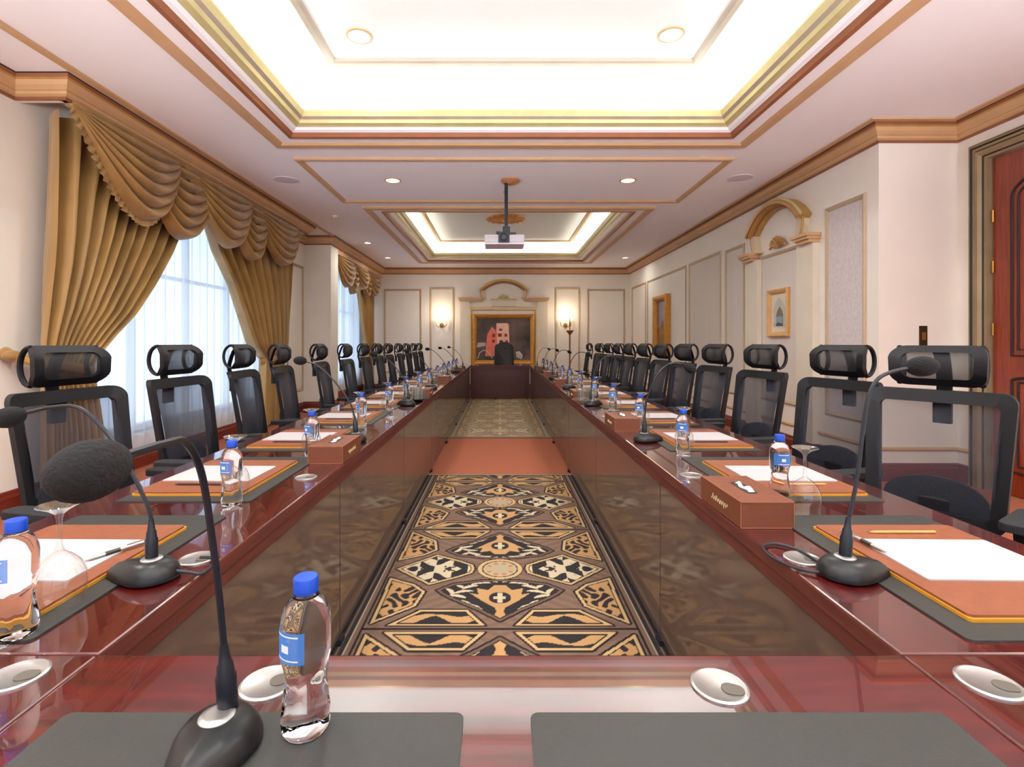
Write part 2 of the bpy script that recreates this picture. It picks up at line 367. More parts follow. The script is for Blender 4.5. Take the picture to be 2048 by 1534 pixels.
# skirting boards
bprof = [(0, 0), (.025, 0), (.025, .11), (.015, .13), (.012, .15), (0, .16)]
bpath = [(XL, YN), (XL, PY0), (PX1, PY0), (PX1, PY1), (XL, PY1), (XL, YF)]
struct(sweep_path(bpath, bprof, BASE_WOOD, 'baseboard_left', 1))
struct(sweep_path([(XL, YF), (XR, YF)], bprof, BASE_WOOD, 'baseboard_far', 1))
struct(sweep_path([(XR, YF), (XR, YS), (XRN, YS), (XRN, 4.46)], bprof, BASE_WOOD, 'baseboard_right', 1))
dprof = [(0, .27), (.012, .272), (.02, .285), (.014, .30), (0, .305)]
struct(sweep_path([(XR, YF), (XR, YS), (XRN, YS), (XRN, 4.46)], dprof, [TAN], 'trim_6', 1))
# wall panel mouldings
pprof = [(0, 0), (.0, .012), (.014, .024), (.03, .018), (.045, .008), (.05, 0)]
for s0, s1, z1, m in ((4.75, 5.34, 2.67, PAPER_WALL), (7.11, 7.71, 2.66, STRIPE_WALL), (7.87, 9.19, 2.69, STRIPE_WALL), (9.34, 11.8, 2.69, None), (11.92, 13.15, 2.69, None)):
    frame_on(WR, s0, s1, .50, z1, pprof, PANEL_TRIM, 'panel_moulding', wr)
    if m: panel_on(WR, s0+.04, s1-.04, .54, z1-.04, 0, .004, m, 'wallpaper_panel', wr)
for s0, s1, z1 in ((-3.09, -2.09, 2.68), (-1.87, -1.22, 2.72), (1.46, 2.13, 2.72), (2.32, 3.33, 2.68)):
    frame_on(WF, s0, s1, .45, z1, pprof, PANEL_TRIM, 'panel_moulding', wf)
frame_on(WL, 8.62, 9.32, .37, 2.66, pprof, PANEL_TRIM, 'panel_moulding', wl)
frame_on(WL, -2.2, 3.3, .45, 2.66, pprof, PANEL_TRIM, 'panel_moulding', wl)

# windows
def window(name, hole, W=WL):
    a, b, z0, z1 = hole
    fr = MB(); t = .06
    fr.loft([[W(a+o, z0+o, d), W(b-o, z0+o, d), W(b-o, z1-o, d), W(a+o, z1-o, d)] for o, d in ((0, -.22), (0, -.12), (t, -.12), (t, -.22), (0, -.22))], True)
    root = struct(fr.build(name, IVORY))
    n = 4; sp = (b-a-2*t)/n
    for k in range(n):
        y0, y1 = a+t+k*sp, a+t+(k+1)*sp
        if k: panel_on(W, y0-.025, y0+.025, z0+t, z1-t, -.21, -.14, IVORY, 'mullion', root)
        for zz0, zz1 in ((z0+t, 1.98), (2.02, z1-t)):
            panel_on(W, y0+.02, y1-.02, zz0, zz1, -.185, -.179, PANE, 'pane', root)
    panel_on(W, a+t, b-t, 1.98, 2.02, -.21, -.14, IVORY, 'transom', root)
    panel_on(W, a-.05, b+.05, z0-.04, z0, -.12, .004, IVORY, 'window_sill', root)
    return root
window('window_1', HOLE1); window('window_2', HOLE2); window('added_window', HOLE3, WN)  # the third one is unseen, added to hold the fill light

# curtains -----------------------------------------------------------------
def drape(label, outer, inner, X, ztop, ztie, nf, amp, tie_to, seed=0, group='gold curtains tied back'):
    rnd = random.Random(seed); ph = [rnd.uniform(-.5, .5) for _ in range(40)]
    def pt(u, v):
        z = ztop*(1-v)+.03*v
        yo, yi = interp(outer, ztop-z), interp(inner, ztop-z)
        uu = u+.012*math.sin(7*u+3*v); y = yo+(yi-yo)*uu
        wdt = abs(yi-yo); A = min(amp, wdt/nf*.75)
        k = int(min(nf-1, u*nf))
        c = math.cos(2*PI*(nf*u)+.6*math.sin(3*v+ph[k]))
        dx = A*(c+.35*math.cos(4*PI*nf*u+1+2*v))+.025*math.sin(5*u+2*v)
        return Vector((X+dx, y, z))
    root = MB().grid(nf*12, 46, pt).build('curtain_drape', CURTAIN, smooth=True, sharp=180)
    tag(root, label, 'curtain', group)
    yo, yi = interp(outer, ztop-ztie), interp(inner, ztop-ztie); c = (yo+yi)/2; ry = abs(yi-yo)/2+.03
    pts = [(X+.085*math.cos(t)+.0, c+ry*math.sin(t), ztie+.05*math.sin(t)*(1 if tie_to < c else -1)*-1) for t in [2*PI*i/36 for i in range(37)]]
    mb = MB(); mb.tube(pts, .035, 8, False, flat=.25, up=(1, 0, 0)); mb.build('tieback', SWAG, root, smooth=True)
    mb = MB(); mb.tube([(X-.01, yo if tie_to < c else yi, ztie+.04), (XL+.06, tie_to, ztie+.10), (XL+.005, tie_to, ztie+.12)], [.03, .04, .05], 10); mb.ellipsoid((XL+.07, tie_to, ztie+.10), .04, .075, .04)
    mb.build('tieback_knot', SWAG, root, smooth=True)
    return root
O1 = [(0, 3.86), (1.0, 3.84), (1.8, 3.80), (2.0, 3.80), (3.0, 3.82)]
I1 = [(0, 5.82), (.35, 5.62), (.60, 5.38), (.87, 5.22), (1.22, 4.96), (1.52, 4.73), (1.71, 4.52), (1.87, 4.36), (2.0, 4.26), (2.15, 4.30), (2.5, 4.36), (3.02, 4.40)]
drape('wide gold drape of the large window, swept to the near-end wall', O1, I1, -3.47, 3.05, 1.06, 10, .085, 3.70, 1)
O2 = [(0, 8.32), (1.0, 8.22), (1.8, 8.10), (2.05, 8.0), (3.0, 8.1)]
I2 = [(0, 5.85), (.35, 5.97), (.67, 6.16), (1.04, 6.52), (1.44, 6.79), (1.85, 7.07), (2.04, 7.38), (2.2, 7.36), (3.02, 7.30)]
drape('narrow gold drape of the large window, swept towards the pillar', O2, I2, -3.47, 3.05, 1.03, 9, .085, 8.28, 2)
O3 = [(0, 13.3), (2.0, 13.2), (3.0, 13.25)]
I3 = [(0, 11.9), (.6, 12.05), (1.2, 12.3), (2.0, 12.75), (3.0, 12.6)]
drape('gold drape of the second window, beyond the pillar', O3, I3, -3.36, 3.02, 1.05, 9, .05, 13.33, 3)
def sheer(label, y0, y1, X, ztop, nf):
    def pt(u, v):
        z = ztop*(1-v)+.18*v; y = y0+(y1-y0)*u
        return Vector((X+.021*math.sin(2*PI*nf*u+.7*math.sin(9*u)+.4*v)+.008*math.sin(2*PI*nf*2.3*u), y, z))
    return tag(MB().grid(nf*8, 8, pt).build('sheer_curtain', SHEER, smooth=True, sharp=180), label, 'curtain', 'sheer curtains')
sheer('white sheer voile curtain behind the two gold drapes of the large window', 4.15, 8.12, -3.607, 3.02, 26)
sheer('white sheer voile curtain of the second window beyond the pillar', 9.95, 13.2, -3.607, 3.02, 18)
def swag_mesh(ya, yb, ztop, drop, X, nf, skew=1.0, zslope=0, depth=.065, bul=.10):
    def g(t): return max(0.0, math.sin(PI*t**skew))**.8
    def pt(u, v):
        t = u; q = g(t)
        f = abs(math.sin(PI*nf*v))**.7; f2 = 1-abs(((v*nf) % 1)-.5)*2
        y = ya+(yb-ya)*t
        z = ztop-drop*v*q-.012*f*q+(-.02*v)
        return Vector((X+.01+bul*q*math.sin(PI*min(1, v*.9+.06))+depth*(f-.5)*q*1.6-.6*depth*f2*0+.02*v*q, y, z))
    return MB().grid(40, nf*8, pt), pt
def valance(label, swags, tails, ztop, group='swagged valances'):
    root = thing('curtain_valance', label, 'valance', (swags[0][4], (swags[0][0]+swags[-1][1])/2, ztop), 0, group)
    off = Vector(root.location)
    def add(mb, nm, m):
        mb.v = [tuple(Vector(p)-off) for p in mb.v]; return mb.build(nm, m, root, smooth=True, sharp=180)
    for i, (a, b, drop, nf, X, sk) in enumerate(swags):
        mb, pt = swag_mesh(a, b, ztop, drop, X, nf, sk); sw = add(mb, 'swag', SWAG)
        if i == 0 and drop > .6 and a < 5:
            fr = MB(); n = 90
            fr.grid(n, 2, lambda u, v: pt(u, 1)+Vector((.012*math.sin(u*n*2.2)*(.4+v), .008*math.cos(u*n*1.7)*v-(.035*v if u < .45 else 0), -.055*v)))
            add(fr, 'fringe', FRINGE)
    for (a, b, drop, nf, X) in tails:
        mb, pt = swag_mesh(a, b, ztop, drop, X, nf, 1.0, depth=.085, bul=.06); add(mb, 'tail', SWAG)
    mb = MB(); mb.box(swags[0][4]-.05, swags[0][4]+.01, swags[0][0], swags[-1][1], ztop-.02, ztop+.02); add(mb, 'heading', SWAG)
    return root
ZT = 3.075
valance('swagged gold valance hung across the top of the large window', [(3.83, 5.12, .68, 6, -3.25, 1.35), (5.20, 6.60, .68, 6, -3.25, 1.2), (6.62, 8.15, .66, 6, -3.25, 1.2)],
        [(4.62, 5.78, .74, 6, -3.29), (6.15, 7.15, .72, 6, -3.29)], ZT)
valance('swagged gold valance over the second window beyond the pillar', [(9.9, 11.15, .58, 5, -3.22, 1.0), (11.1, 12.3, .50, 5, -3.22, 1.0), (12.2, 13.35, .56, 5, -3.22, 1.0)],
        [(10.75, 11.6, .66, 5, -3.28), (11.9, 12.7, .62, 5, -3.28)], 3.0)

# pediments -----------------------------------------------------------------
NECK = mat('warm_ivory_plaster', srgb(216, 196, 164), .6, var=.04)
def pediment(name, label, W, c, arch_half, spring, top, ledge_z, ledge_in, ledge_out, pil_w, panel, dep, grp):
    root = thing(name, label, 'wall ornament', W(c, .02, 0), 0, grp); off = Vector(root.location)
    def fin(mb, nm, m, **k):
        mb.v = [tuple(Vector(p)-off) for p in mb.v]; return mb.build(nm, m, root, **k)
    h = top-spring; R = (arch_half**2+h*h)/(2*h); zc = top-R; a0 = math.asin(arch_half/R)
    prof = [(0, 0), (0, dep), (.02, dep+.03), (.05, dep+.025), (.06, dep*.8), (.085, dep*.6), (.10, dep*.4), (.10, 0)]
    rings = []
    for i in range(29):
        a = -a0+2*a0*i/28; rings.append([W(c+(R-o)*math.sin(a), zc+(R-o)*math.cos(a), d) for o, d in prof])
    mb = MB(); mb.loft(rings, True, True, True, mis=None); fin(mb, 'arch', GOLD, smooth=True, sharp=30)
    al = lambda o, d: [W(c+(R-o)*math.sin(-a0+2*a0*i/28), zc+(R-o)*math.cos(-a0+2*a0*i/28), d) for i in range(29)]
    mb = MB(); mb.tube(al(.055, dep+.018), .009, 6); mb.tube(al(.088, dep*.62), .007, 6); fin(mb, 'arch_groove', BROWN_TRIM, smooth=True)
    mb = MB(); mb.tube(al(-.004, dep*.98), .016, 6); fin(mb, 'arch_fillet', OLIVE, smooth=True)
    for sg in (-1, 1):
        e = arch_half*.93
        poly = []
        for i in range(9):
            t = i/8; poly.append((c+sg*(e+(ledge_in-e)*t**2.2), spring-.02+(ledge_z-spring+.02)*t))
        poly2 = [(p[0]-sg*.09, p[1]) for p in reversed(poly)]
        mb = MB(); mb.prism(poly+poly2, W, 0, dep*.7); fin(mb, 'scroll_neck', NECK)
        mb = MB(); mb.tube([W(a+sg*.004, b, dep*.62) for a, b in poly], .014, 8); fin(mb, 'neck_edge', GOLD, smooth=True)
        s0, s1 = sorted((c+sg*ledge_in*.97, c+sg*ledge_out))
        mb = MB()
        for e0, za, zb, d in ((0, ledge_z-.02, ledge_z+.015, dep+.04), (.02, ledge_z-.05, ledge_z-.02, dep+.02), (.045, ledge_z-.085, ledge_z-.05, dep-.01)):
            mb.loft([[W(s0+e0*.6, za, q), W(s1-e0*.6, za, q), W(s1-e0*.6, zb, q), W(s0+e0*.6, zb, q)] for q in (0, d)], True, True, True)
        fin(mb, 'capital', TAN)
        s1 = c+sg*(ledge_out-.04); s0 = s1-sg*pil_w
        mb = MB(); mb.loft([[W(s0, .16, q), W(s1, .16, q), W(s1, ledge_z-.085, q), W(s0, ledge_z-.085, q)] for q in (0, dep*.55)], True, True, True)
        fin(mb, 'pilaster', IVORY)
    if panel:
        p0, p1, pz0, pz1 = panel
        rings = [[W(p0+o, pz0+o, d), W(p1-o, pz0+o, d), W(p1-o, pz1-o, d), W(p0+o, pz1-o, d)] for o, d in pprof]
        mb = MB(); mb.loft(rings, True); fin(mb, 'panel_moulding', PANEL_TRIM)
        mb = MB(); mb.loft([[W(p0+.04, pz0+.04, q), W(p1-.04, pz0+.04, q), W(p1-.04, pz1-.04, q), W(p0+.04, pz1-.04, q)] for q in (0, .004)], True, True, True)
        fin(mb, 'wallpaper_panel', STRIPE_WALL)
    return root, fin
def crest(fin, W, c, z, sc, m):
    mb = MB()
    for i in range(7):
        a = -1.05+i*.35; L = .17*sc*(1-.12*abs(i-3)/3)
        p0 = W(c+.02*sc*math.sin(a), z+.01, .03); p1 = W(c+L*.6*math.sin(a)*1.3, z+L*.6*math.cos(a), .05); p2 = W(c+L*math.sin(a)*1.15, z+L*math.cos(a)*.92, .06)
        mb.tube(spline([p0, p1, p2], 4), [.012*sc]*3+[.022*sc]*3+[.026*sc, .022*sc, .012*sc], 6)
    for sg in (-1, 1):
        pts = [W(c+sg*(.06+.14*t-.0)*sc+sg*.03*sc*math.sin(6*t), z+(.015+.06*math.sin(PI*t)*(1-t*.4))*sc, .04) for t in [i/10 for i in range(11)]]
        mb.tube(pts, .016*sc, 6)
    fin(mb, 'crest_ornament', m, smooth=True)
r1, fin = pediment('arched_pediment', 'gold arched broken pediment framing the small picture on the long panelled wall', WR, 6.2, .62, 2.68, 2.99, 2.43, .50, .78, .30, (5.73, 6.68, .52, 2.39), .13, 'arched pediments')
crest(fin, WR, 6.2, 2.42, .95, GOLD)
r2, fin = pediment('arched_pediment', 'gold arched pediment above the large painting on the end wall', WF, .10, .65, 2.65, 2.93, 2.43, .55, 1.2, .26, None, .12, 'arched pediments')
mb = MB(); mb.loft([[WF(.10-e, 2.22, q), WF(.10+e, 2.22, q), WF(.10+e, 2.385, q), WF(.10-e, 2.385, q)] for e, q in ((.32, 0), (.32, .07))], True, True, True); fin(mb, 'plinth', IVORY)
mb = MB(); mb.loft([[WF(.10-e, 2.385, q), WF(.10+e, 2.385, q), WF(.10+e, 2.415, q), WF(.10-e, 2.415, q)] for e, q in ((.35, 0), (.35, .10))], True, True, True); fin(mb, 'plinth_cap', TAN)
crest(fin, WF, .10, 2.41, .9, OLIVE)
mb = MB(); mb.loft([[WF(-.84+o, .5+o, d), WF(1.02-o, .5+o, d), WF(1.02-o, 2.20-o, d), WF(-.84+o, 2.20-o, d)] for o, d in ((0, 0), (0, .05), (.03, .07), (.07, .06), (.09, .03), (.1, 0))], True)
fin(mb, 'niche_frame', mat('pale_gold_frame', srgb(232, 206, 160), .5, var=.05))
# pictures -------------------------------------------------------------------
def picture(label, W, s0, s1, z0, z1, fw, dep, m_frame, art):
    root = thing('framed_picture', label, 'picture', W((s0+s1)/2, z0, 0)); off = Vector(root.location)
    def fin(mb, nm, m, par=root, **k):
        mb.v = [tuple(Vector(p)-off) for p in mb.v]; return mb.build(nm, m, par, **k)
    pr = [(0, 0), (0, dep*.8), (fw*.2, dep), (fw*.5, dep*.92), (fw*.8, dep*.7), (fw, dep*.45), (fw, 0)]
    mb = MB(); mb.loft([[W(s0+o, z0+o, d), W(s1-o, z0+o, d), W(s1-o, z1-o, d), W(s0+o, z1-o, d)] for o, d in pr], True); fin(mb, 'frame', m_frame)
    art(fin, W, s0+fw*.95, s1-fw*.95, z0+fw*.95, z1-fw*.95); return root
FRAME_GOLD = mat('gilt_frame', srgb(200, 140, 62), .4, metal=.3, var=.12, scale=14)
FRAME_LT = mat('honey_wood_frame', srgb(216, 168, 110), .4, var=.1, scale=14)
def quad(fin, W, poly, d, nm, m):
    mb = MB(); mb.prism(poly, W, d-.003, d); return fin(mb, nm, m)
def art_building(fin, W, a, b, c, d):
    w_, h_ = b-a, d-c; P = lambda u, v: (a+u*w_, c+v*h_)
    quad(fin, W, [P(0, 0), P(1, 0), P(1, 1), P(0, 1)], .02, 'canvas', mat('charcoal_canvas', srgb(70, 64, 64), .7, var=.35, scale=2.4, col2=srgb(108, 88, 80)))
    pk = mat('coral_paint', srgb(236, 128, 110), .7, var=.12, scale=9); cr = mat('peach_paint', srgb(250, 196, 172), .7, var=.08, scale=9); rd = mat('dark_red_paint', srgb(146, 44, 44), .7)
    quad(fin, W, [P(.16, .1), P(.36, .1), P(.36, .70), P(.29, .80), P(.20, .62)], .024, 'painted_wing', pk)
    quad(fin, W, [P(.36, .1), P(.62, .1), P(.60, .84), P(.575, .88), P(.37, .88)], .025, 'painted_tower', cr)
    quad(fin, W, [P(.24, .1), P(.38, .1), P(.38, .66), P(.27, .66)], .027, 'painted_tower', pk)
    for (u, v, dw, dh) in ((.42, .70, .06, .05), (.40, .56, .07, .08), (.52, .56, .05, .07), (.29, .55, .06, .08), (.29, .42, .05, .07), (.43, .42, .06, .06), (.54, .42, .04, .06)):
        quad(fin, W, [P(u, v), P(u+dw, v), P(u+dw, v+dh), P(u, v+dh)], .030, 'painted_window', rd)
    gy = mat('pale_grey_paint', srgb(196, 186, 184), .7, var=.2, scale=12)
    quad(fin, W, [P(.0, .30), P(.17, .34), P(.17, .42), P(.02, .42)], .024, 'painted_roof', gy)
    quad(fin, W, [P(.74, .08), P(.84, .02), P(.86, .12), P(.80, .22), P(.73, .20)], .024, 'painted_figure', gy)
    wh = mat('white_paint', srgb(222, 210, 200), .7)
    mb = MB(); mb.tube([W(a+u*w_, c+v*h_, .026) for u, v in ((.02, .04), (.06, .18), (.13, .24), (.2, .22), (.3, .05))], .012, 6); fin(mb, 'painted_stroke', wh)
picture('large dark painting of a coral tower in a gilt frame on the end wall', WF, -.73, .91, .68, 2.01, .11, .10, FRAME_GOLD, art_building)
def art_arch(fin, W, a, b, c, d):
    w_, h_ = b-a, d-c; P = lambda u, v: (a+u*w_, c+v*h_)
    quad(fin, W, [P(0, 0), P(1, 0), P(1, 1), P(0, 1)], .012, 'mount', mat('cream_mount', srgb(226, 214, 192), .7))
    def og(cx, hw, y0, ys, yt): return [P(cx-hw, y0), P(cx+hw, y0), P(cx+hw, ys), P(cx+hw*.72, ys+(yt-ys)*.5), P(cx, yt), P(cx-hw*.72, ys+(yt-ys)*.5), P(cx-hw, ys)]
    quad(fin, W, og(.5, .36, .14, .6, .9), .016, 'printed_arch', mat('stone_print', srgb(198, 192, 180), .7, var=.1, scale=30))
    quad(fin, W, og(.44, .22, .16, .42, .66), .019, 'printed_doorway', mat('olive_print', srgb(126, 118, 98), .7, var=.1, scale=30))
    quad(fin, W, [P(.23, .16), P(.65, .16), P(.65, .40), P(.23, .40)], .022, 'printed_sky', mat('blue_print', srgb(140, 160, 168), .7, var=.1, scale=20))
    quad(fin, W, [P(.23, .16), P(.65, .16), P(.65, .22), P(.5, .25), P(.23, .21)], .024, 'printed_ground', mat('slate_print', srgb(78, 92, 98), .7))
picture('small honey framed picture of a pointed arch below the side pediment', WR, 5.99, 6.45, 1.33, 1.92, .06, .05, FRAME_LT, art_arch)
def art_town(fin, W, a, b, c, d):
    w_, h_ = b-a, d-c; P = lambda u, v: (a+u*w_, c+v*h_)
    quad(fin, W, [P(0, 0), P(1, 0), P(1, 1), P(0, 1)], .02, 'canvas', mat('violet_sky_paint', srgb(160, 156, 180), .7, var=.15, scale=2))
    quad(fin, W, [P(0, 0), P(1, 0), P(1, .45), P(.7, .5), P(.55, .62), P(.35, .5), P(0, .48)], .023, 'painted_town', mat('ochre_town_paint', srgb(150, 108, 66), .7, var=.35, scale=7))
picture('tall picture in a deep gilt frame on the long panelled wall', WR, 10.2, 11.06, .98, 2.25, .12, .12, FRAME_GOLD, art_town)

# sconces, pole, switch ----------------------------------------------------------
def sconce(x, label):
    root = thing('wall_sconce', label, 'sconce', (x, YF, 1.72), 0, 'wall sconces')
    MB().lathe([(.01, 0), (.05, .01), (.055, .03), (.03, .05), (.0, .052)], 16, M=Matrix.Rotation(PI/2, 4, 'X')).build('backplate', BRASS, root, smooth=True)
    for sg in (-1, 1):
        ar = MB().tube(spline([(0, -.04, 0), (sg*.06, -.09, -.05), (sg*.13, -.12, -.01), (sg*.14, -.12, .06)], 5), .008, 8).build('arm', BRASS, root, smooth=True)
        MB().lathe([(.012, .05), (.03, .06), (.014, .07), (.012, .14), (.009, .142)], 12, (sg*.14, -.12, 0)).build('candle', IVORY, ar, smooth=True)
        MB().lathe([(.008, .142), (.016, .165), (.012, .19), (.003, .215)], 12, (sg*.14, -.12, 0)).build('bulb', BULB, ar, smooth=True)
    l = bpy.data.lights.new('sconce_light', 'POINT'); l.energy = 5.0; l.color = (1, .78, .55); l.shadow_soft_size = .05
    lo = bpy.data.objects.new('sconce_light', l); lo.location = (x, YF-.32, 2.05); COL.objects.link(lo)
sconce(-1.55, 'lit brass wall sconce on the window side of the end painting')
sconce(1.74, 'lit brass wall sconce above the brown pole by the end painting')
root = thing('flag_pole', 'brown pole stand with a pointed finial against the end wall', 'pole stand', (1.79, 12.95, 0))
MB().lathe([(.17, 0), (.17, .02), (.06, .05), (.022, .09)], 24).build('base', BRASS, root, smooth=True)
MB().lathe([(.02, .08), (.02, 1.45), (.016, 1.46)], 12).build('pole', mat('brown_pole_wood', srgb(124, 58, 44), .4), root, smooth=True)
MB().lathe([(.02, 1.45), (.10, 1.555), (.105, 1.565), (.02, 1.58), (.012, 1.64), (.028, 1.68), (.02, 1.76), (.002, 1.90)], 16).build('finial', BRASS, root, smooth=True)
root = MB().box(3.815, 3.885, YS-.012, YS, 1.22, 1.41).build('light_switch', mat('bronze_plate', srgb(70, 52, 26), .35, metal=.5), bevel=.003)
tag(root, 'narrow bronze switch plate on the wall return near the door', 'switch')
MB().box(3.835, 3.865, YS-.018, YS-.012, 1.28, 1.35).build('rocker', BRASS, root, bevel=.002)

# entrance door ----------------------------------------------------------------
dr = MB(); dr.box(XRN+.02, XRN+.07, 3.22, 4.29, .01, 2.82); dr = struct(dr.build('door_1', DOOR_WOOD))
frame_on(WRN, 3.04, 4.46, -.20, 2.98, [(0, 0), (0, .03), (.012, .045), (.03, .05), (.04, .035), (.06, .03), (.075, .045), (.10, .05), (.12, .03), (.13, .02), (.152, .02), (.152, -.1)],
         [mat('olive_gold_architrave', srgb(150, 130, 98), .4, metal=.15, var=.1), DARKLINE], 'door_frame', dr, [0, 1, 0, 1, 0, 1, 0, 0, 1, 0, 0])
def archloop(y0, y1, z0, zs, zt, n=14):
    c = (y0+y1)/2; return [(y0, z0), (y1, z0)]+[(c+(y1-c)*math.cos(PI*i/n), zs+(zt-zs)*math.sin(PI*i/n)) for i in range(n+1)]
for (y0, y1, z0, zs, zt) in ((3.40, 4.13, 1.15, 2.45, 2.62), (3.40, 4.13, .2, .95, .98)):
    for ins, r, m in ((0, .012, DARKLINE), (.05, .009, DARKLINE)):
        L = [WRN(a, b, -.018) for a, b in archloop(y0+ins, y1-ins, z0+ins, zs-ins*.3, zt-ins)]
        MB().tube(L+[L[0]], r, 6).build('panel_moulding', m, dr)
for z in (.35, 1.37, 1.9, 2.33):
    MB().lathe([(.009, -.05), (.009, .05)], 10, (XRN+.012, 4.285, z)).build('hinge', BRASS, dr, smooth=True)

# ceiling fittings ----------------------------------------------------------------
def downlight(x, y, z, r, label, power, lens=LAMP):
    root = thing('ceiling_downlight', label, 'ceiling light', (x, y, z), 0, 'recessed ceiling lights')
    MB().lathe([(r*.80, -.001), (r*.82, -.012), (r, -.008), (r, 0)], 32, cap0=False, cap1=False).build('trim_ring', TAN if r > .08 else IVORY, root, smooth=True)
    MB().lathe([(r*.81, -.004), (.001, -.006)], 32, cap0=False).build('lens', lens, root, smooth=True)
    if power:
        area('downlight_beam', (x, y, z-.014), (0, 0, 0), r*1.5, 0, power, (1, .95, .88), 'DISK', math.radians(160))
L5 = ((-1.127, 4.05, ZU, .105, 'round downlight in the big ceiling tray, on the window side', DOWN), (1.365, 4.03, ZU, .105, 'round downlight in the big ceiling tray, on the door side', DOWN),
      (-1.30, 6.12, ZC, .10, 'round downlight on the ceiling beam, window side of the projector', DOWN), (1.55, 6.12, ZC, .10, 'round downlight on the ceiling beam, door side of the projector', DOWN),
      (-2.61, 9.95, ZC, .075, 'small downlight on the soffit above the pillar', 5), (-2.6, 11.7, ZC, .075, 'small downlight on the soffit by the second window', 4), (2.9, 11.7, ZC, .075, 'small downlight on the soffit at the far corner of the panelled wall', 3))
for d in L5: downlight(*d)
for x, sn in ((-1.127, 'window'), (1.365, 'door')):
    for y, yn in ((1.4, 'right above the near cross table'), (-.6, 'towards the near wall')): downlight(x, y, ZU, .105, 'added downlight in the big ceiling tray, %s side, %s' % (sn, yn), DOWN)  # out-of-view lamps, added for more light from around the camera
for x, y, sn in ((-2.7, 1.6, 'window'), (3.0, 1.6, 'door')): downlight(x, y, ZC, .075, 'small downlight on the soffit beside the big tray, %s side' % sn, 16)
for x, y, lb in ((-2.59, 6.12, 'round pale ceiling speaker above the large window'), (2.87, 6.05, 'round pale ceiling speaker above the side pediment')):
    root = thing('ceiling_speaker', lb, 'speaker', (x, y, ZC), 0, 'ceiling speakers')
    MB().lathe([(.145, 0), (.145, -.006), (.135, -.009), (.13, -.005)], 36, cap0=False, cap1=False).build('rim', SPEAKER, root, smooth=True)
    MB().lathe([(.132, -.005), (.07, -.008), (.001, -.009)], 36, cap0=False).build('grille', SPEAKER, root, smooth=True)
root = thing('smoke_detector', 'tiny white detector on the soffit beside the large window', 'detector', (-2.56, 7.85, ZC))
MB().lathe([(.045, 0), (.045, -.02), (.03, -.035), (.001, -.037)], 20).build('housing', IVORY, root, smooth=True)
root = thing('ceiling_rosette', 'gilded oval rosette on the raised ceiling behind the projector pole', 'rosette', (.11, 9.57, ZU2))
MB().lathe([(.34, 0), (.36, -.02), (.30, -.035), (.25, -.02), (.18, -.045), (.10, -.03), (.04, -.07), (.001, -.08)], 40).build('medallion', mat('gilded_plaster', srgb(206, 140, 62), .45, metal=.3, var=.2, scale=18), root, smooth=True)
for i in range(16):
    a = 2*PI*i/16; MB().ellipsoid((.33*math.cos(a), .33*math.sin(a), -.028), .05, .022, .014, 8, 6, Matrix.Rotation(a, 4, 'Z')).build('leaf', MATS['gilded_plaster'], root, smooth=True)
# projector -------------------------------------------------------------------------
pr = thing('ceiling_projector', 'pale grey projector hanging from the ceiling on a black pole', 'projector', (.05, 6.05, 2.405))
MB().lathe([(.115, .86), (.115, .845), (.09, .82), (.03, .80)], 32, (.075, .07, -.037)).build('ceiling_canopy', COPPER, pr, smooth=True)
MB().lathe([(.021, .24), (.021, .78)], 14, (.025, .05, 0)).build('pole', BLACK, pr, smooth=True)
MB().box(-.006, .0, .03, .06, .66, .675).box(.005, .045, .03, .07, .20, .27).build('pole_clamp', BLACK, pr)
mb = MB(); mb.box(-.23, .235, -.16, .16, .02, .115); b = mb.build('body', PROJ, pr, bevel=.012)
mb = MB(); mb.box(-.23, .235, -.16, .16, .0, .02); mb.build('underside', mat('bounce_lightened_lilac', srgb(236, 228, 240), .5), pr, bevel=.004)  # underside colour lightened to stand in for light bounced from below
mb = MB(); mb.box(-.068, .06, -.185, -.10, .018, .14); lb = mb.build('lens_housing', BLACK, pr, bevel=.006)
MB().lathe([(.045, 0), (.045, .012), (.036, .016), (.03, .008), (.001, .006)], 24, (-.004, -.184, .078), M=Matrix.Rotation(PI/2, 4, 'X')).build('lens', LENS, lb, smooth=True)
mb = MB(); mb.box(-.055, .055, -.06, .08, .115, .15); mb.box(-.095, -.045, -.05, .03, .145, .175); mb.box(.055, .14, -.04, .02, .14, .165); mb.box(-.02, .07, -.02, .09, .15, .24); mb.build('mount_bracket', BLACK, pr, bevel=.003)
mb = MB(); mb.box(-.20, -.09, -.163, -.159, .085, .089); mb.box(-.19, -.185, -.163, -.159, .03, .085)
for k in range(3): mb.box(-.16+.025*k, -.145+.025*k, -.163, -.159, .062, .068)
mb.build('vent_lines', TAUPE, pr)

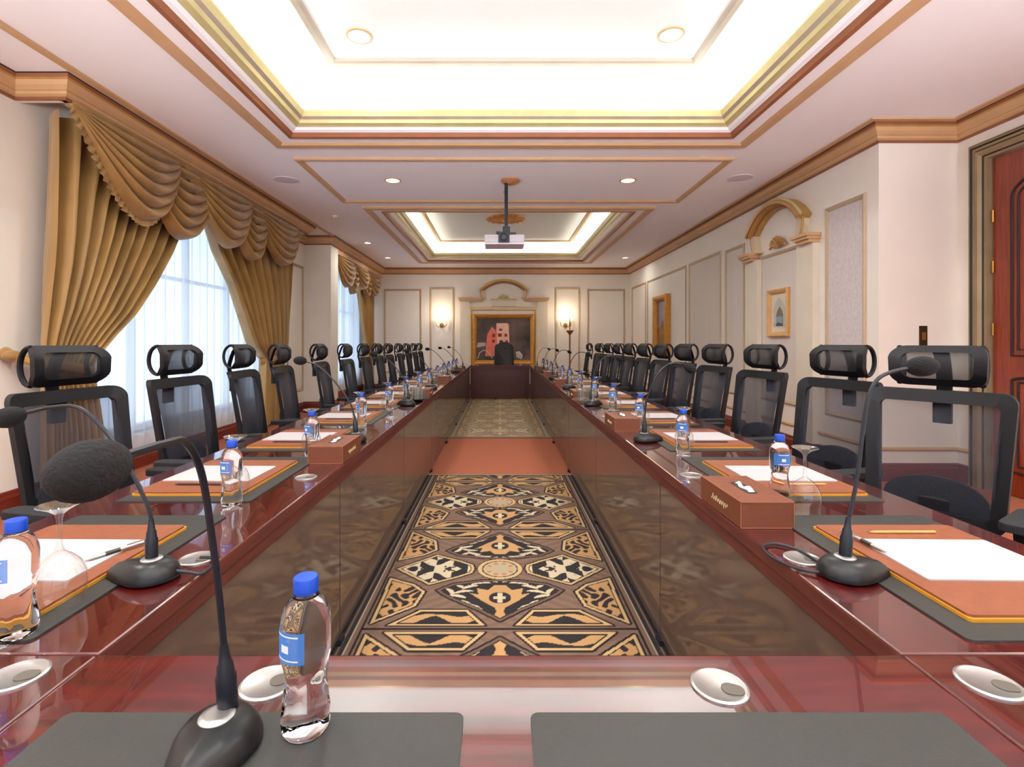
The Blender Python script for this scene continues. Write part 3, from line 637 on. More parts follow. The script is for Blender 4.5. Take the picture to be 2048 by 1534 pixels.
# ------------------------------------------------------------------ conference table
ZT0 = .75; WI, WO = .654, 1.32; YA, YB = .22, .822; YE0, YE1 = 11.2, 11.9
table = thing('conference_table', 'long glossy mahogany conference table built around an open centre', 'table', (0, 6, 0)); toff = Vector((0, 6, 0))
def tpart(mb, nm, m, **k):
    mb.v = [tuple(Vector(p)-toff) for p in mb.v]
    o = mb.build(nm, [m, APRON_WOOD] if nm.endswith('top') else m, table, **k)
    if nm.endswith('top'):
        for p in o.data.polygons: p.material_index = 0 if p.normal.z > .3 else 1      # satin edges, polished top
    return o
G = .0012
for sg in (-1, 1):
    x0, x1 = sorted((sg*WI, sg*WO))
    tpart(MB().box(x0, x1, YB+G, YE0-.0, .712, ZT0), 'table_top', WOOD_Y, bevel=.005)
    tpart(MB().box(x0, x1, YA, YB-G, .712, ZT0), 'corner_top', WOOD_Y, bevel=.004)
    tpart(MB().box(x0, x1, YE0+G, YE1, .712, ZT0), 'corner_top', WOOD_Y, bevel=.004)
    a, b = sorted((sg*(WI+.006), sg*(WI+.05))); tpart(MB().box(a, b, YB+.006, YE0-.006, .675, .7125), 'apron', APRON_WOOD, bevel=.003)
    a, b = sorted((sg*(WO-.05), sg*(WO-.01))); tpart(MB().box(a, b, YA+.02, YE1-.02, .66, .712), 'outer_apron', WOOD_Y, bevel=.003)
tpart(MB().box(-WI+G, WI-G, YA, YB, .712, ZT0), 'cross_top', WOOD_X, bevel=.004)
tpart(MB().box(-WI+G, WI-G, YE0, YE1, .712, ZT0), 'cross_top', WOOD_X, bevel=.004)
tpart(MB().box(-WI, WI, YB-.05, YB-.008, .675, .7125), 'cross_apron', WOOD_X)
tpart(MB().box(-WI, WI, YE0+.008, YE0+.05, .675, .7125), 'cross_apron', END_WOOD)
seams = [.84]+[2.10+1.395*k for k in range(7)]+[11.19]
for sg in (-1, 1):
    for y0, y1 in zip(seams, seams[1:]):
        a, b = sorted((sg*(WI+.012), sg*(WI+.03)))
        tpart(MB().box(a, b, y0+.004, y1-.004, .035, .677), 'modesty_panel', PANEL_WOOD, bevel=.002)
    for y in seams[1:-1]:
        a, b = sorted((sg*(WI+.032), sg*(WI+.06))); tpart(MB().box(a, b, y-.03, y+.03, .0102, .675), 'support_post', DARKLINE)
        a, b = sorted((sg*(WI+.0), sg*(WI+.04))); tpart(MB().box(a, b, y-.028, y+.028, .0101, .034), 'foot', BLACK)
    for y in [2.1+1.395*2*k for k in range(4)]+[.6, 11.5]:
        a, b = sorted((sg*.85, sg*1.12)); tpart(MB().box(a, b, y-.04, y+.04, 0, .712), 'pedestal', END_WOOD, bevel=.004)
tpart(MB().box(-WI-.005, WI+.005, YE0+.012, YE0+.03, .035, .677), 'end_panel', END_WOOD)
for x in (-.57, .57): tpart(MB().box(x-.02, x+.02, YE0+.004, YE0+.014, .035, .675), 'end_stile', END_WOOD, bevel=.003)
for x in (-.6, -.1, .25, .6): tpart(MB().box(x-.02, x+.02, YE0+.0, YE0+.03, 0, .034), 'foot', BLACK)
tpart(MB().box(-WI-.005, WI+.005, YB-.045, YB-.03, .035, .677), 'end_panel', PANEL_WOOD)

# ------------------------------------------------------------------ rugs with a woven strapwork pattern
def sdpoly(x, y, P):
    P = np.array(P); d = np.full(x.shape, 1e9); s = np.ones(x.shape); n = len(P)
    for i in range(n):
        a, b = P[i], P[i-1]; ex, ey = b[0]-a[0], b[1]-a[1]; wx, wy = x-a[0], y-a[1]
        t = np.clip((wx*ex+wy*ey)/(ex*ex+ey*ey), 0, 1); bx, by = wx-ex*t, wy-ey*t
        d = np.minimum(d, bx*bx+by*by)
        c1, c2, c3 = y >= a[1], y < b[1], ex*wy > ey*wx
        s = np.where((c1 & c2 & c3) | (~c1 & ~c2 & ~c3), -s, s)
    return s*np.sqrt(d)
def rug_colours(X, Y, y0, per):
    N = lambda *c: np.array(srgb(*c)[:3])
    dark, brown, gold, cream, line, amber = N(48, 44, 46), N(118, 94, 80), N(190, 158, 114), N(196, 178, 150), N(42, 34, 34), N(182, 140, 94)
    C = np.zeros(X.shape+(3,)); C[:] = brown
    u = np.abs(X); v = np.mod(Y-y0, per); v = np.minimum(v, per-v)      # quarter symmetry
    hp = per/2
    C *= (1+.10*np.sin(90*(u*.7+v)))[..., None]
    def put(mask, c): C[mask] = c
    f1 = np.sin(62*u+2.4*np.sin(38*v))*np.cos(48*v+2.2*np.sin(44*u))
    f2 = np.cos(34*u-1.2)*np.cos(40*v+1.5*np.sin(30*u))
    cells = [[(.065, .025), (.50, .025), (.375, .155), (.15, .155)], [(.575, .04), (.582, .48), (.44, .405), (.375, .33), (.40, .19)],
             [(.57, hp), (.365, hp-.185), (.22, hp-.10), (.15, hp-.05), (.14, hp), (.14, hp+.1), (.57, hp+.1)],
             [(0, .06), (.10, .15), (.235, .255), (.285, .30), (.32, .345), (.24, hp-.17), (.10, hp-.135), (0, hp-.125), (-.1, hp-.12), (-.1, .16)]]
    for k, Pq in enumerate(cells):
        d = sdpoly(u, v, Pq)
        put((d < .011) & (d > 0), line); put((d <= 0) & (d > -.015), gold if k != 3 else brown*.8); put((d <= -.015) & (d > -.021), line)
        ins = d <= -.021; put(ins, dark)
        if k == 0:
            m = np.abs(v-.09-.022*np.sin(26*u)) < .026*np.abs(np.sin(13*(u-.05)))+.005; put(ins & m, amber)
        elif k == 1: put(ins & (f1 > -.15), amber)
        elif k == 2: put(ins & (f2 > -.05) & (f1 > -.75), cream)
        else:
            for (cu, cv, la, lb, ang) in ((.115, .185, .05, .011, 40), (.165, .225, .05, .011, 38), (.21, .29, .048, .012, 15), (.245, .335, .035, .012, 60), (.185, .335, .05, .011, -15), (.155, .385, .045, .012, -25), (.10, .425, .05, .011, -8), (.075, .14, .03, .010, 75), (.20, .385, .022, .011, 40), (.04, .44, .03, .009, 0)):
                ca, sa = math.cos(math.radians(ang)), math.sin(math.radians(ang)); p, q_ = (u-cu)*ca+(v-cv)*sa, -(u-cu)*sa+(v-cv)*ca
                put(ins & ((p/la)**2+((q_+.25*p*p/la)/lb)**2 < 1), cream)
            pal = sdpoly(u, v, [(-.02, .075), (.006, .075), (.030, .105), (.016, .14), (.026, .18), (.075, .225), (.15, .315), (.105, .30), (.118, .365), (.06, .345), (.03, .395), (-.02, .395)]) < 0
            put(ins & pal, amber)
            ov = (u/.055)**2+((v-.27)/.055)**2; put(ins & (ov < 1), dark); put(ins & (ov < .75) & ((np.abs(v-.27) < .012) & (u < .03) | (u < .011)), cream)
    r = np.sqrt(u*u+(v-hp)**2)
    put(r < .128, line); put(r < .122, gold); put(r < .10, line); put(r < .092, cream*.75); put((r < .08) & (np.sin(9*np.arctan2(v-hp, u)) > -.2), amber*np.array([1, .7, .5])); put((r < .055), cream*.7)
    put(v < .008, line); put((v >= .008) & (v < .016), brown)
    for a, b, c in ((.60, .607, line), (.607, .628, brown), (.628, .634, cream*.8), (.634, .652, dark), (.652, .662, brown*.8), (.662, .70, dark*.8)):
        put((u >= a) & (u < b), c)
    return np.clip(C, 0, 1)
def rug(label, x0, x1, y0, y1, step, ybase, per, pale=0):
    nx, ny = int((x1-x0)/step), int((y1-y0)/step)
    xs, ys = np.linspace(x0, x1, nx+1), np.linspace(y0, y1, ny+1); X, Y = np.meshgrid(xs, ys)
    Cc = rug_colours(X, Y, ybase, per)
    edge = (Y < y0+.05) | (Y > y1-.05); Cc[edge] = np.array(srgb(58, 48, 46)[:3]); e2 = ((Y > y0+.012) & (Y < y0+.03)) | ((Y < y1-.012) & (Y > y1-.03)); Cc[e2] = np.array(srgb(206, 184, 150)[:3])
    if pale: Cc = Cc*(1-pale)+np.array(srgb(196, 178, 150)[:3])*pale
    me = bpy.data.meshes.new('patterned_rug'); n = (nx+1)*(ny+1)
    Z = np.full(X.shape, .010)+.0012*np.cos(X*900)*np.cos(Y*870)*0
    V = np.stack([X-(x0+x1)/2, Y-(y0+y1)/2, Z], -1).reshape(-1, 3)
    i = np.arange(n).reshape(ny+1, nx+1); Q = np.stack([i[:-1, :-1], i[:-1, 1:], i[1:, 1:], i[1:, :-1]], -1).reshape(-1, 4)
    me.vertices.add(n); me.vertices.foreach_set('co', V.ravel().astype(np.float32))
    me.loops.add(Q.size); me.loops.foreach_set('vertex_index', Q.ravel().astype(np.int32))
    me.polygons.add(len(Q)); me.polygons.foreach_set('loop_start', (np.arange(len(Q))*4).astype(np.int32))
    me.update(calc_edges=True); me.validate()
    at = me.color_attributes.new('weave', 'FLOAT_COLOR', 'POINT')
    at.data.foreach_set('color', np.concatenate([Cc.reshape(-1, 3), np.ones((n, 1))], 1).ravel().astype(np.float32))
    m = mat('woven_rug_'+('pale' if pale else 'bold'), (.5, .4, .3, 1), .9, spec=.15, bump=.25, scale=220); nn, ll = nodes(m)
    b = nn['Principled BSDF']; va = nn.new('ShaderNodeVertexColor'); va.layer_name = 'weave'
    mx = nn.new('ShaderNodeMix'); mx.data_type = 'RGBA'; mx.blend_type = 'MULTIPLY'; mx.inputs[0].default_value = .25
    cr = [q for q in nn if q.type == 'VALTORGB'][0]; cr.color_ramp.elements[0].color = (.6, .6, .6, 1); cr.color_ramp.elements[1].color = (1, 1, 1, 1)
    ll.new(va.outputs['Color'], mx.inputs[6]); ll.new(cr.outputs['Color'], mx.inputs[7]); ll.new(mx.outputs[2], b.inputs['Base Color'])
    me.materials.append(m)
    o = bpy.data.objects.new('patterned_rug', me); COL.objects.link(o); o.location = ((x0+x1)/2, (y0+y1)/2, 0)
    tag(o, label, 'rug', 'patterned rugs')
    MB().box(-(x1-x0)/2, (x1-x0)/2, -(y1-y0)/2, (y1-y0)/2, .001, .0095).build('backing', mat('rug_backing', srgb(84, 66, 56), .9), o)
    return o
rug('gold and black arabesque rug under the near half of the table opening', -.70, .70, 1.30, 4.79, .005, 2.2-1.17, 1.17)
rug('beige patterned rug at the far end of the table opening, beyond bare terracotta carpet', -.70, .70, 6.64, 11.15, .011, 6.7, .9, .35)

# ------------------------------------------------------------------ mesh office chair
def rrect(w0, w1, z0, z1, r, n=6):     # rounded trapezoid outline, width w0 at the bottom and w1 at the top
    pts = []
    for (cx, cz, a0) in ((w1/2-r, z1-r, 0), (-w1/2+r, z1-r, PI/2), (-w0/2+r, z0+r, PI), (w0/2-r, z0+r, 3*PI/2)):
        for i in range(n+1):
            a = a0+PI/2*i/n; pts.append((cx+r*math.cos(a), cz+r*math.sin(a)))
    return pts
def ring_mesh(outer, inner, fn, t):
    mb = MB(); n = len(outer)
    mb.loft([[fn(x, z, t/2) for x, z in outer], [fn(x, z, t/2) for x, z in inner], [fn(x, z, -t/2) for x, z in inner], [fn(x, z, -t/2) for x, z in outer], [fn(x, z, t/2) for x, z in outer]], True)
    return mb
def make_chair(name, label, group):
    t = thing(name, label, 'chair', (0, 0, 0), 0, group)
    def bk(x, z, d):
        s = (z-.56)/.51
        return Vector((x, -.205-.085*s+.035*math.sin(PI*max(0, min(1, s)))*.8+.05*(x/.235)**2+d, z))
    ou, inn = rrect(.43, .47, .555, 1.068, .045), rrect(.34, .375, .60, 1.018, .02)
    ring_mesh(ou, inn, bk, .026).build('backrest_frame', CHAIR_BLACK, t, smooth=True, sharp=40)
    MB().grid(10, 12, lambda u, v: bk((u-.5)*(.36+.03*v), .59+.44*v, .004)).build('backrest_mesh', NET, t, smooth=True)
    poly = [(-.165, .575)]+[(.165*math.cos(PI-PI*i/12), .64+.085*math.sin(PI*i/12)) for i in range(13)]+[(.165, .575)]
    MB().prism(poly, lambda a, b, d: bk(a, b, d), -.035, -.018).build('lumbar_support', CHAIR_BLACK, t)
    def hd(x, z, d):
        q = (z-1.165)/.083
        return Vector((x, -.235-.045*q*q+.03*(x/.15)**2*.6+d, z))
    ou, inn = rrect(.305, .31, 1.083, 1.246, .05), rrect(.225, .23, 1.112, 1.218, .028)
    ring_mesh(ou, inn, hd, .022).build('headrest_frame', CHAIR_BLACK, t, smooth=True, sharp=40)
    MB().grid(8, 8, lambda u, v: hd((u-.5)*.25, 1.10+.13*v, .003)).build('headrest_mesh', NET_H, t, smooth=True)
    for sg in (-1, 1):
        pts = [(sg*.130, -.262-.05*math.sin(PI*i/12), 1.165+.074*math.cos(PI*i/12)) for i in range(13)]
        MB().tube(pts, .011, 8, flat=.8).build('headrest_loop', CHAIR_BLACK, t, smooth=True)
    MB().tube(spline([(0, -.300, .93), (0, -.318, 1.03), (0, -.330, 1.10), (0, -.30, 1.20), (0, -.268, 1.225)], 5), .027, 10, flat=.35, up=(0, 1, 0)).build('headrest_stem', CHAIR_BLACK, t, smooth=True)
    mb = MB(); mb.box(-.03, .03, -.318, -.292, .93, 1.03); mb.build('stem_socket', CHAIR_BLACK, t, bevel=.004)
    MB().tube(spline([(0, -.23, .64), (0, -.235, .52), (0, -.15, .43), (0, .0, .42)], 5), .03, 10, flat=.6).build('spine', CHAIR_BLACK, t, smooth=True)
    MB().loft([[Vector((x*k, .03+y*k, z)) for x, y in rrect(.46, .49, -.24, .22, .09)] for k, z in ((.90, .455), (.98, .465), (1, .485), (1, .505), (.96, .525), (.80, .537))], True, True, True).build('seat', CHAIR_CLOTH, t, smooth=True, sharp=60)
    MB().box(-.12, .12, -.12, .14, .405, .455).build('seat_mechanism', CHAIR_BLACK, t, bevel=.01)
    for sg in (-1, 1):
        ar = MB().tube(spline([(sg*.12, 0, .435), (sg*.25, 0, .445), (sg*.285, -.01, .48), (sg*.285, -.01, .655)], 5), .022, 10, flat=1.2).build('armrest', CHAIR_BLACK, t, smooth=True)
        MB().loft([[Vector((sg*.285+x, -.02+y, z)) for x, y in rrect(.075, .085, -.13, .13, .03)] for z in (.655, .683)], True, True, True).build('arm_pad', CHAIR_CLOTH, ar, bevel=.004)
    MB().lathe([(.028, .12), (.028, .26), (.02, .26), (.02, .41)], 14).build('gas_column', STEEL, t, smooth=True)
    for k in range(5):
        a = 2*PI*k/5+.3; c, s = math.cos(a), math.sin(a)
        lg = MB().tube([(.02*c, .02*s, .13), (.16*c, .16*s, .105), (.29*c, .29*s, .075)], [.03, .024, .018], 8).build('leg', CHAIR_BLACK, t, smooth=True)
        mb = MB(); M = Matrix.Translation((.285*c, .285*s, .028)) @ Matrix.Rotation(a+1.2, 4, 'Z') @ Matrix.Rotation(PI/2, 4, 'X')
        mb.lathe([(.02, -.024), (.028, -.018), (.028, .018), (.02, .024)], 14, M=M); mb.build('caster', CHAIR_BLACK, lg, smooth=True)
    return t
ORD = ['first', 'second', 'third', 'fourth', 'fifth', 'sixth', 'seventh', 'eighth', 'ninth', 'tenth', 'eleventh', 'twelfth', 'thirteenth', 'fourteenth']
proto = make_chair('mesh_office_chair', '', 'mesh chairs along the table')
used = False
def put_chair(x, y, rz, label, group):
    global used
    if not used: c = proto; used = True; c.location = (x, y, 0); c.rotation_euler = (0, 0, rz); c['label'] = label; c['group'] = group
    else: c = dup(proto, (x, y, 0), rz, label, group)
    return c
HB = .245
YRc = [2.02, 2.60, 3.36, 4.10, 4.79, 5.46, 6.15, 6.85, 7.52, 8.2, 8.97, 10.0]
YLc = [2.05, 2.75, 3.43, 4.05, 4.93, 5.76, 6.54, 7.27, 7.99, 8.79, 9.55, 10.33, 11.05]
rotR = [34, 14, 10, 8, 6, 5, 3, 4, 2, 3, 2, -4]; rotL = [10, 4, -6, -8, -6, -3, -3, -2, -2, -2, -1, 0, 0]
for side, ys, rots, nm in ((1, YRc, rotR, 'panelled wall'), (-1, YLc, rotL, 'window')):
    for i, (y, a) in enumerate(zip(ys, rots)):
        rz = side*(PI/2+math.radians(a)); hx = side*1.75
        # local head position (0,-HB) rotated must land on (hx, y)
        ox, oy = math.sin(rz)*HB, -math.cos(rz)*HB
        put_chair(hx-ox, y-oy, rz, 'black mesh chair with headrest, %s of the %s row from the near end' % (ORD[i], nm), 'black mesh chairs on the %s side' % nm)
ec = thing('executive_chair', 'high-backed black leather chair at the far head of the table', 'chair', (.10, 12.22, 0), PI)
MB().loft([[Vector((x*k, -.20-.10*(z-.45)/.8+dy, .45+(z-.45))) for x, z in rrect(.50, .46, .46, 1.22, .08)] for k, dy in ((.9, .05), (1, .03), (1, -.03), (.9, -.05))], True, True, True).build('backrest', LEATHER_BLACK, ec, smooth=True, sharp=60)
MB().loft([[Vector((x, -.275+dy, z)) for x, z in rrect(.30, .26, 1.10, 1.275, .05)] for dy in (.05, -.03)], True, True, True).build('headrest', LEATHER_BLACK, ec, smooth=True, sharp=60)
MB().loft([[Vector((x*k, y*k, z)) for x, y in rrect(.50, .52, -.22, .24, .08)] for k, z in ((.92, .40), (1, .43), (1, .49), (.9, .52))], True, True, True).build('seat', LEATHER_BLACK, ec, smooth=True, sharp=60)
for sg in (-1, 1): MB().tube(spline([(sg*.25, .15, .45), (sg*.29, .17, .62), (sg*.29, -.02, .66), (sg*.26, -.2, .62)], 5), .025, 8).build('armrest', LEATHER_BLACK, ec, smooth=True)
MB().lathe([(.03, .1), (.03, .4)], 12).build('gas_column', STEEL, ec, smooth=True)
for k in range(5):
    a = 2*PI*k/5; MB().tube([(0, 0, .12), (.3*math.cos(a), .3*math.sin(a), .03)], [.035, .028], 8).build('leg', CHAIR_BLACK, ec, smooth=True)

# ------------------------------------------------------------------ things on the table
SIDES = ((-1, 'window side'), (1, 'panelled wall side'))
SEAT = [1.14+.75*k for k in range(13)]
PADZ = ZT0+.0035
def box_thing(name, label, cat, grp, x0, x1, y0, y1, z0, z1, m, bevel=.001, r=0):
    c = ((x0+x1)/2, (y0+y1)/2, z0)
    if r:
        mb = MB().loft([[Vector((x, y, z)) for x, y in rrect(x1-x0, x1-x0, y0-c[1], y1-c[1], r)] for z in (0, z1-z0)], True, True, True)
        o = mb.build(name, m, None, loc=c)
    else: o = MB().box(x0-c[0], x1-c[0], y0-c[1], y1-c[1], 0, z1-z0).build(name, m, None, bevel=bevel, loc=c)
    return tag(o, label, cat, grp)
for x0, x1, lb in ((-.59, -.049, 'window side'), (.041, .604, 'panelled wall side')):
    box_thing('desk_pad', 'dark grey desk pad on the near cross table, %s half' % lb, 'desk pad', 'grey desk pads', x0, x1, .30, .689, ZT0, PADZ, MATGREY, r=.012)
fold = None
for sg, sn in SIDES:
    for i, y in enumerate(SEAT):
        w_ = ORD[i]+' seat from the near end'
        if i == 0 or True:
            a, b = sorted((sg*.795, sg*1.228))
            box_thing('desk_pad', 'dark grey desk pad at the %s, %s' % (w_, sn), 'desk pad', 'grey desk pads', a, b, y-.285, y+.335, ZT0, PADZ, MATGREY, r=.012)
        lab = 'brown leather folder on the %s, %s' % (w_, sn)
        c = (sg*1.03, y, PADZ)
        if fold is None:
            fold = thing('leather_folder', lab, 'folder', c, 0, 'brown leather folders')
            MB().loft([[Vector((x, yy, z)) for x, yy in rrect(.366, .366, -.231, .231, .008)] for z in (0, .0065)], True, True, True).build('yellow_board', YELLOW, fold)
            MB().loft([[Vector((x, yy, z)) for x, yy in rrect(.360, .360, -.226, .226, .010)] for z in (.0065, .0115)], True, True, True).build('leather_cover', LEATHER, fold)
        else: dup(fold, c, 0, lab)
        pz = PADZ+.0115
        rz = random.uniform(-.03, .03)
        p = box_thing('paper_pad', 'white paper on the folder at the %s, %s' % (w_, sn), 'paper', 'white writing pads', -.155, .155, -.108, .108, 0, .003, PAPER, r=.006)
        p.location = (sg*1.045, y+.01+(.0 if i else 0), pz); p.rotation_euler = (0, 0, rz)
        if i < 9:
            pm = PENCIL if (sg > 0 and i < 2) else PENBLACK
            yy = y+.165 if (sg > 0 and i == 0) else y-.145
            q = MB().lathe([(.0008, -.085), (.0032, -.075), (.0036, -.07), (.0036, .08), (.003, .085)], 8, M=Matrix.Rotation(PI/2, 4, 'Y')).build('pencil', pm, smooth=True)
            q.location = (sg*1.04, yy, pz+.0036); tag(q, '%s pencil beside the paper at the %s, %s' % ('tan' if pm is PENCIL else 'dark', w_, sn), 'pencil', 'pencils on the folders')
            MB().lathe([(.0001, -.092), (.0009, -.085)], 8, M=Matrix.Rotation(PI/2, 4, 'Y')).build('tip', PAPER if pm is PENBLACK else PENBLACK, q)
pen = None
for sg, sn, dx, dy, rz in ((1, 'panelled wall side', .888, .10, PI/2+.10), (-1, 'window side', -.892, .045, PI/2-.5)):
    lab = 'silver pen at the paper edge, first seat from near end, %s' % sn
    if pen is None:
        pen = thing('ballpoint_pen', lab, 'pen', (0, 0, 0), 0, 'silver pens')
        MB().lathe([(.0012, -.07), (.0042, -.055), (.0046, .0), (.0046, .05), (.003, .066)], 10, M=Matrix.Rotation(PI/2, 4, 'Y')).build('barrel', SILVER, pen, smooth=True)
        MB().lathe([(.0048, -.03), (.0048, .0)], 10, M=Matrix.Rotation(PI/2, 4, 'Y')).build('grip', PENBLACK, pen, smooth=True)
        MB().box(.015, .062, -.0012, .0012, .0044, .0062).build('clip', SILVER, pen)
        q = pen
    else: q = dup(pen, None, None, lab)
    q.location = (dx, SEAT[0]+dy, PADZ+.0115+.0047+.003); q.rotation_euler = (0, 0, rz)
# bottles
def make_bottle():
    t = thing('water_bottle', '', 'bottle', (0, 0, 0), 0, 'water bottles on the table')
    pr_ = [(.022, .001), (.029, .003), (.0315, .010), (.0315, .028), (.030, .036), (.0275, .055), (.0262, .070), (.0275, .084), (.031, .098), (.0325, .106), (.0325, .150), (.031, .160), (.026, .174), (.018, .184), (.0135, .188), (.0135, .194)]
    mb = MB(); R = []; seg = 32
    for r, z in pr_:
        R.append([Vector(((r+(.0012*math.cos(8*2*PI*i/seg+z*60) if .012 < z < .095 else 0))*math.cos(2*PI*i/seg), (r+(.0012*math.cos(8*2*PI*i/seg+z*60) if .012 < z < .095 else 0))*math.sin(2*PI*i/seg), z)) for i in range(seg)])
    mb.loft(R, True, True, True); mb.build('plastic_body', WATER, t, smooth=True, sharp=60)
    def arcband(r, z0, z1, a0, a1, n=16):
        return MB().loft([[Vector((r*math.cos(a0+(a1-a0)*i/n), r*math.sin(a0+(a1-a0)*i/n), z)) for i in range(n+1)] for z in (z0, z1)], False)
    arcband(.0331, .108, .149, -PI*.98, -PI*.40).build('label', LABEL_B, t, smooth=True)
    mb = MB()
    for z0, z1, a, b in ((.112, .114, -2.6, -1.5), (.143, .145, -2.6, -1.5), (.122, .132, -2.3, -1.9)): mb.loft(arcband(.0335, z0, z1, a, b).v and [[Vector((.0335*math.cos(a+(b-a)*i/8), .0335*math.sin(a+(b-a)*i/8), z)) for i in range(9)] for z in (z0, z1)], False)
    mb.build('label_print', LABEL_W, t)
    MB().lathe([(.0145, .188), (.0162, .1895), (.0162, .2075), (.0150, .2095), (.004, .2098)], 24).build('cap', CAP_BLUE, t, smooth=True)
    t.scale = (.96, .96, .955)
    MB().lathe([(.0178, .1845), (.0178, .1872), (.0145, .1875)], 24).build('neck_ring', WATER, t, smooth=True)
    return t
def make_goblet():
    t = thing('wine_goblet', '', 'glass', (0, 0, 0), 0, 'upturned goblets')
    MB().lathe([(.038, .0005), (.0405, .02), (.043, .045), (.042, .062), (.034, .082), (.02, .097), (.008, .106)], 28, cap0=False, cap1=False).build('bowl', GLASS, t, smooth=True)
    MB().lathe([(.008, .106), (.0048, .118), (.004, .14), (.005, .168), (.008, .178)], 16, cap0=False, cap1=False).build('stem', GLASS, t, smooth=True)
    MB().lathe([(.008, .178), (.02, .187), (.034, .1935), (.036, .1945), (.035, .196), (.001, .1955)], 28, cap0=False).build('foot', GLASS, t, smooth=True)
    return t
bot, gob = make_bottle(), make_goblet()
bot.location = (-.253, .658, PADZ); bot['label'] = 'blue-capped water bottle on the near cross table beside the microphone'
YB_L = [.87, 1.57, 2.24, 3.04, 3.81, 4.5]+[5.25+.75*k for k in range(8)]
YB_R = [None, 1.67, 2.30, 3.0, 3.72, 4.42]+[5.25+.75*k for k in range(8)]
first_g = True
for (sg, sn), ys in zip(SIDES, (YB_L, YB_R)):
    for i, y in enumerate(ys):
        if y is None or i > 12: continue
        xb = .834 if not (sg > 0 and i == 1) else .925
        w_ = '%s seat from the near end' % ORD[i]
        dup(bot, (sg*xb, y, PADZ+.0), random.uniform(-.6, .6), 'blue-capped water bottle at the %s, %s' % (w_, sn))
        gx, gy = (sg*.875, y+.10)
        if sg > 0 and i == 1: gx, gy = .90, 1.49
        if sg < 0 and i == 0: gx, gy = -.842, .965
        lab = 'upturned clear goblet at the %s, %s' % (w_, sn)
        if first_g: gob.location = (gx, gy, PADZ); gob['label'] = lab; first_g = False
        else: dup(gob, (gx, gy, PADZ), 0, lab)
# microphones
def make_mic(label, base, head, path, foam_c, foam_dir, z0, grp='gooseneck microphones', cable=None):
    """base: point on the table, head: direction the pointed end looks, path: neck points (world)"""
    t = thing('gooseneck_microphone', label, 'microphone', (base[0], base[1], z0), head, grp); M = t.matrix_basis.copy()
    M = Matrix.Translation((base[0], base[1], z0)) @ Matrix.Rotation(head, 4, 'Z'); Mi = M.inverted()
    R = []
    def out(k):
        pts = []
        for i in range(32):
            a = 2*PI*i/32; c, s = math.cos(a), math.sin(a)
            ln = .098 if c > 0 else .056
            wd = .052*(1-.62*max(0, c)**1.5); pts.append((c*ln*k, s*wd*k))
        return pts
    for k, z in ((.95, 0), (1, .003), (.985, .010), (.90, .022), (.74, .032), (.48, .039), (.15, .041)): R.append([Vector((x, y, z)) for x, y in out(k)])
    MB().loft(R, True, True, True).build('base', MIC_BODY, t, smooth=True, sharp=60)
    MB().lathe([(.021, .034), (.021, .041), (.016, .044), (.012, .044)], 24).build('collar_ring', SILVER, t, smooth=True)
    pts = [Mi @ Vector(p) for p in path]
    mb = MB(); d = (pts[1]-pts[0]).normalized(); q = [pts[0]+d*x for x in (0, .045, .050, .062, .066, .09)]
    mb.tube(q, [.0125, .0125, .0105, .0095, .0075, .005], 14); mb.build('neck_socket', MIC_NECK, t, smooth=True, sharp=50)
    MB().tube(spline(pts, 7), .0042, 8).build('gooseneck', MIC_NECK, t, smooth=True)
    fc = Mi @ Vector(foam_c); fd = (Mi.to_3x3() @ Vector(foam_dir)).normalized()
    Q = fd.to_track_quat('Z', 'Y').to_matrix().to_4x4()
    MB().ellipsoid(fc, .0225, .0225, .034, 20, 14, Q).build('foam_windshield', FOAM, t, smooth=True, sharp=180)
    MB().ellipsoid((.05, 0, .028), .012, .009, .006, 12, 6).build('talk_button', BLACK, t, smooth=True)
    if cable:
        MB().tube(spline([Mi @ Vector(p) for p in cable], 8), .0035, 8).build('cable', BLACK, t, smooth=True)
    return t
zt = ZT0
make_mic('black gooseneck microphone on the near cross table beside the water bottle', (-.352, .628), -PI/2, [(-.347, .645, zt+.04), (-.349, .632, .92), (-.352, .615, 1.03), (-.352, .595, 1.105), (-.345, .555, 1.148), (-.331, .50, 1.158), (-.318, .43, 1.162)],
         (-.302, .372, 1.164), (.1, -.98, .0), PADZ)
make_mic('black gooseneck microphone at the front of the window side', (-.748, 1.085), PI, [(-.748, 1.085, zt+.04), (-.75, 1.085, .88), (-.775, 1.083, .95), (-.81, 1.08, 1.02), (-.85, 1.08, 1.075), (-.90, 1.08, 1.118), (-.955, 1.08, 1.120), (-1.01, 1.08, 1.108)],
         (-1.05, 1.08, 1.098), (-1, 0, -.22), PADZ, cable=[(-.715, 1.085, zt+.02), (-.67, 1.09, zt+.012), (-.645, 1.10, zt+.006), (-.66, 1.17, zt+.006), (-.70, 1.18, zt+.006)])
make_mic('black gooseneck microphone at the front of the panelled wall side', (.748, 1.095), 0, [(.748, 1.095, zt+.04), (.754, 1.095, .86), (.775, 1.097, .96), (.79, 1.10, 1.06), (.802, 1.10, 1.135), (.82, 1.10, 1.175), (.85, 1.10, 1.193), (.895, 1.10, 1.203)],
         (.92, 1.10, 1.206), (1, 0, .06), PADZ, cable=[(.72, 1.09, zt+.02), (.69, 1.10, zt+.008), (.655, 1.13, zt+.006), (.635, 1.19, zt+.006), (.65, 1.245, zt+.006), (.69, 1.26, zt+.006), (.722, 1.22, zt+.006), (.725, 1.15, zt+.008), (.722, 1.10, zt+.014)])
protoM = {}
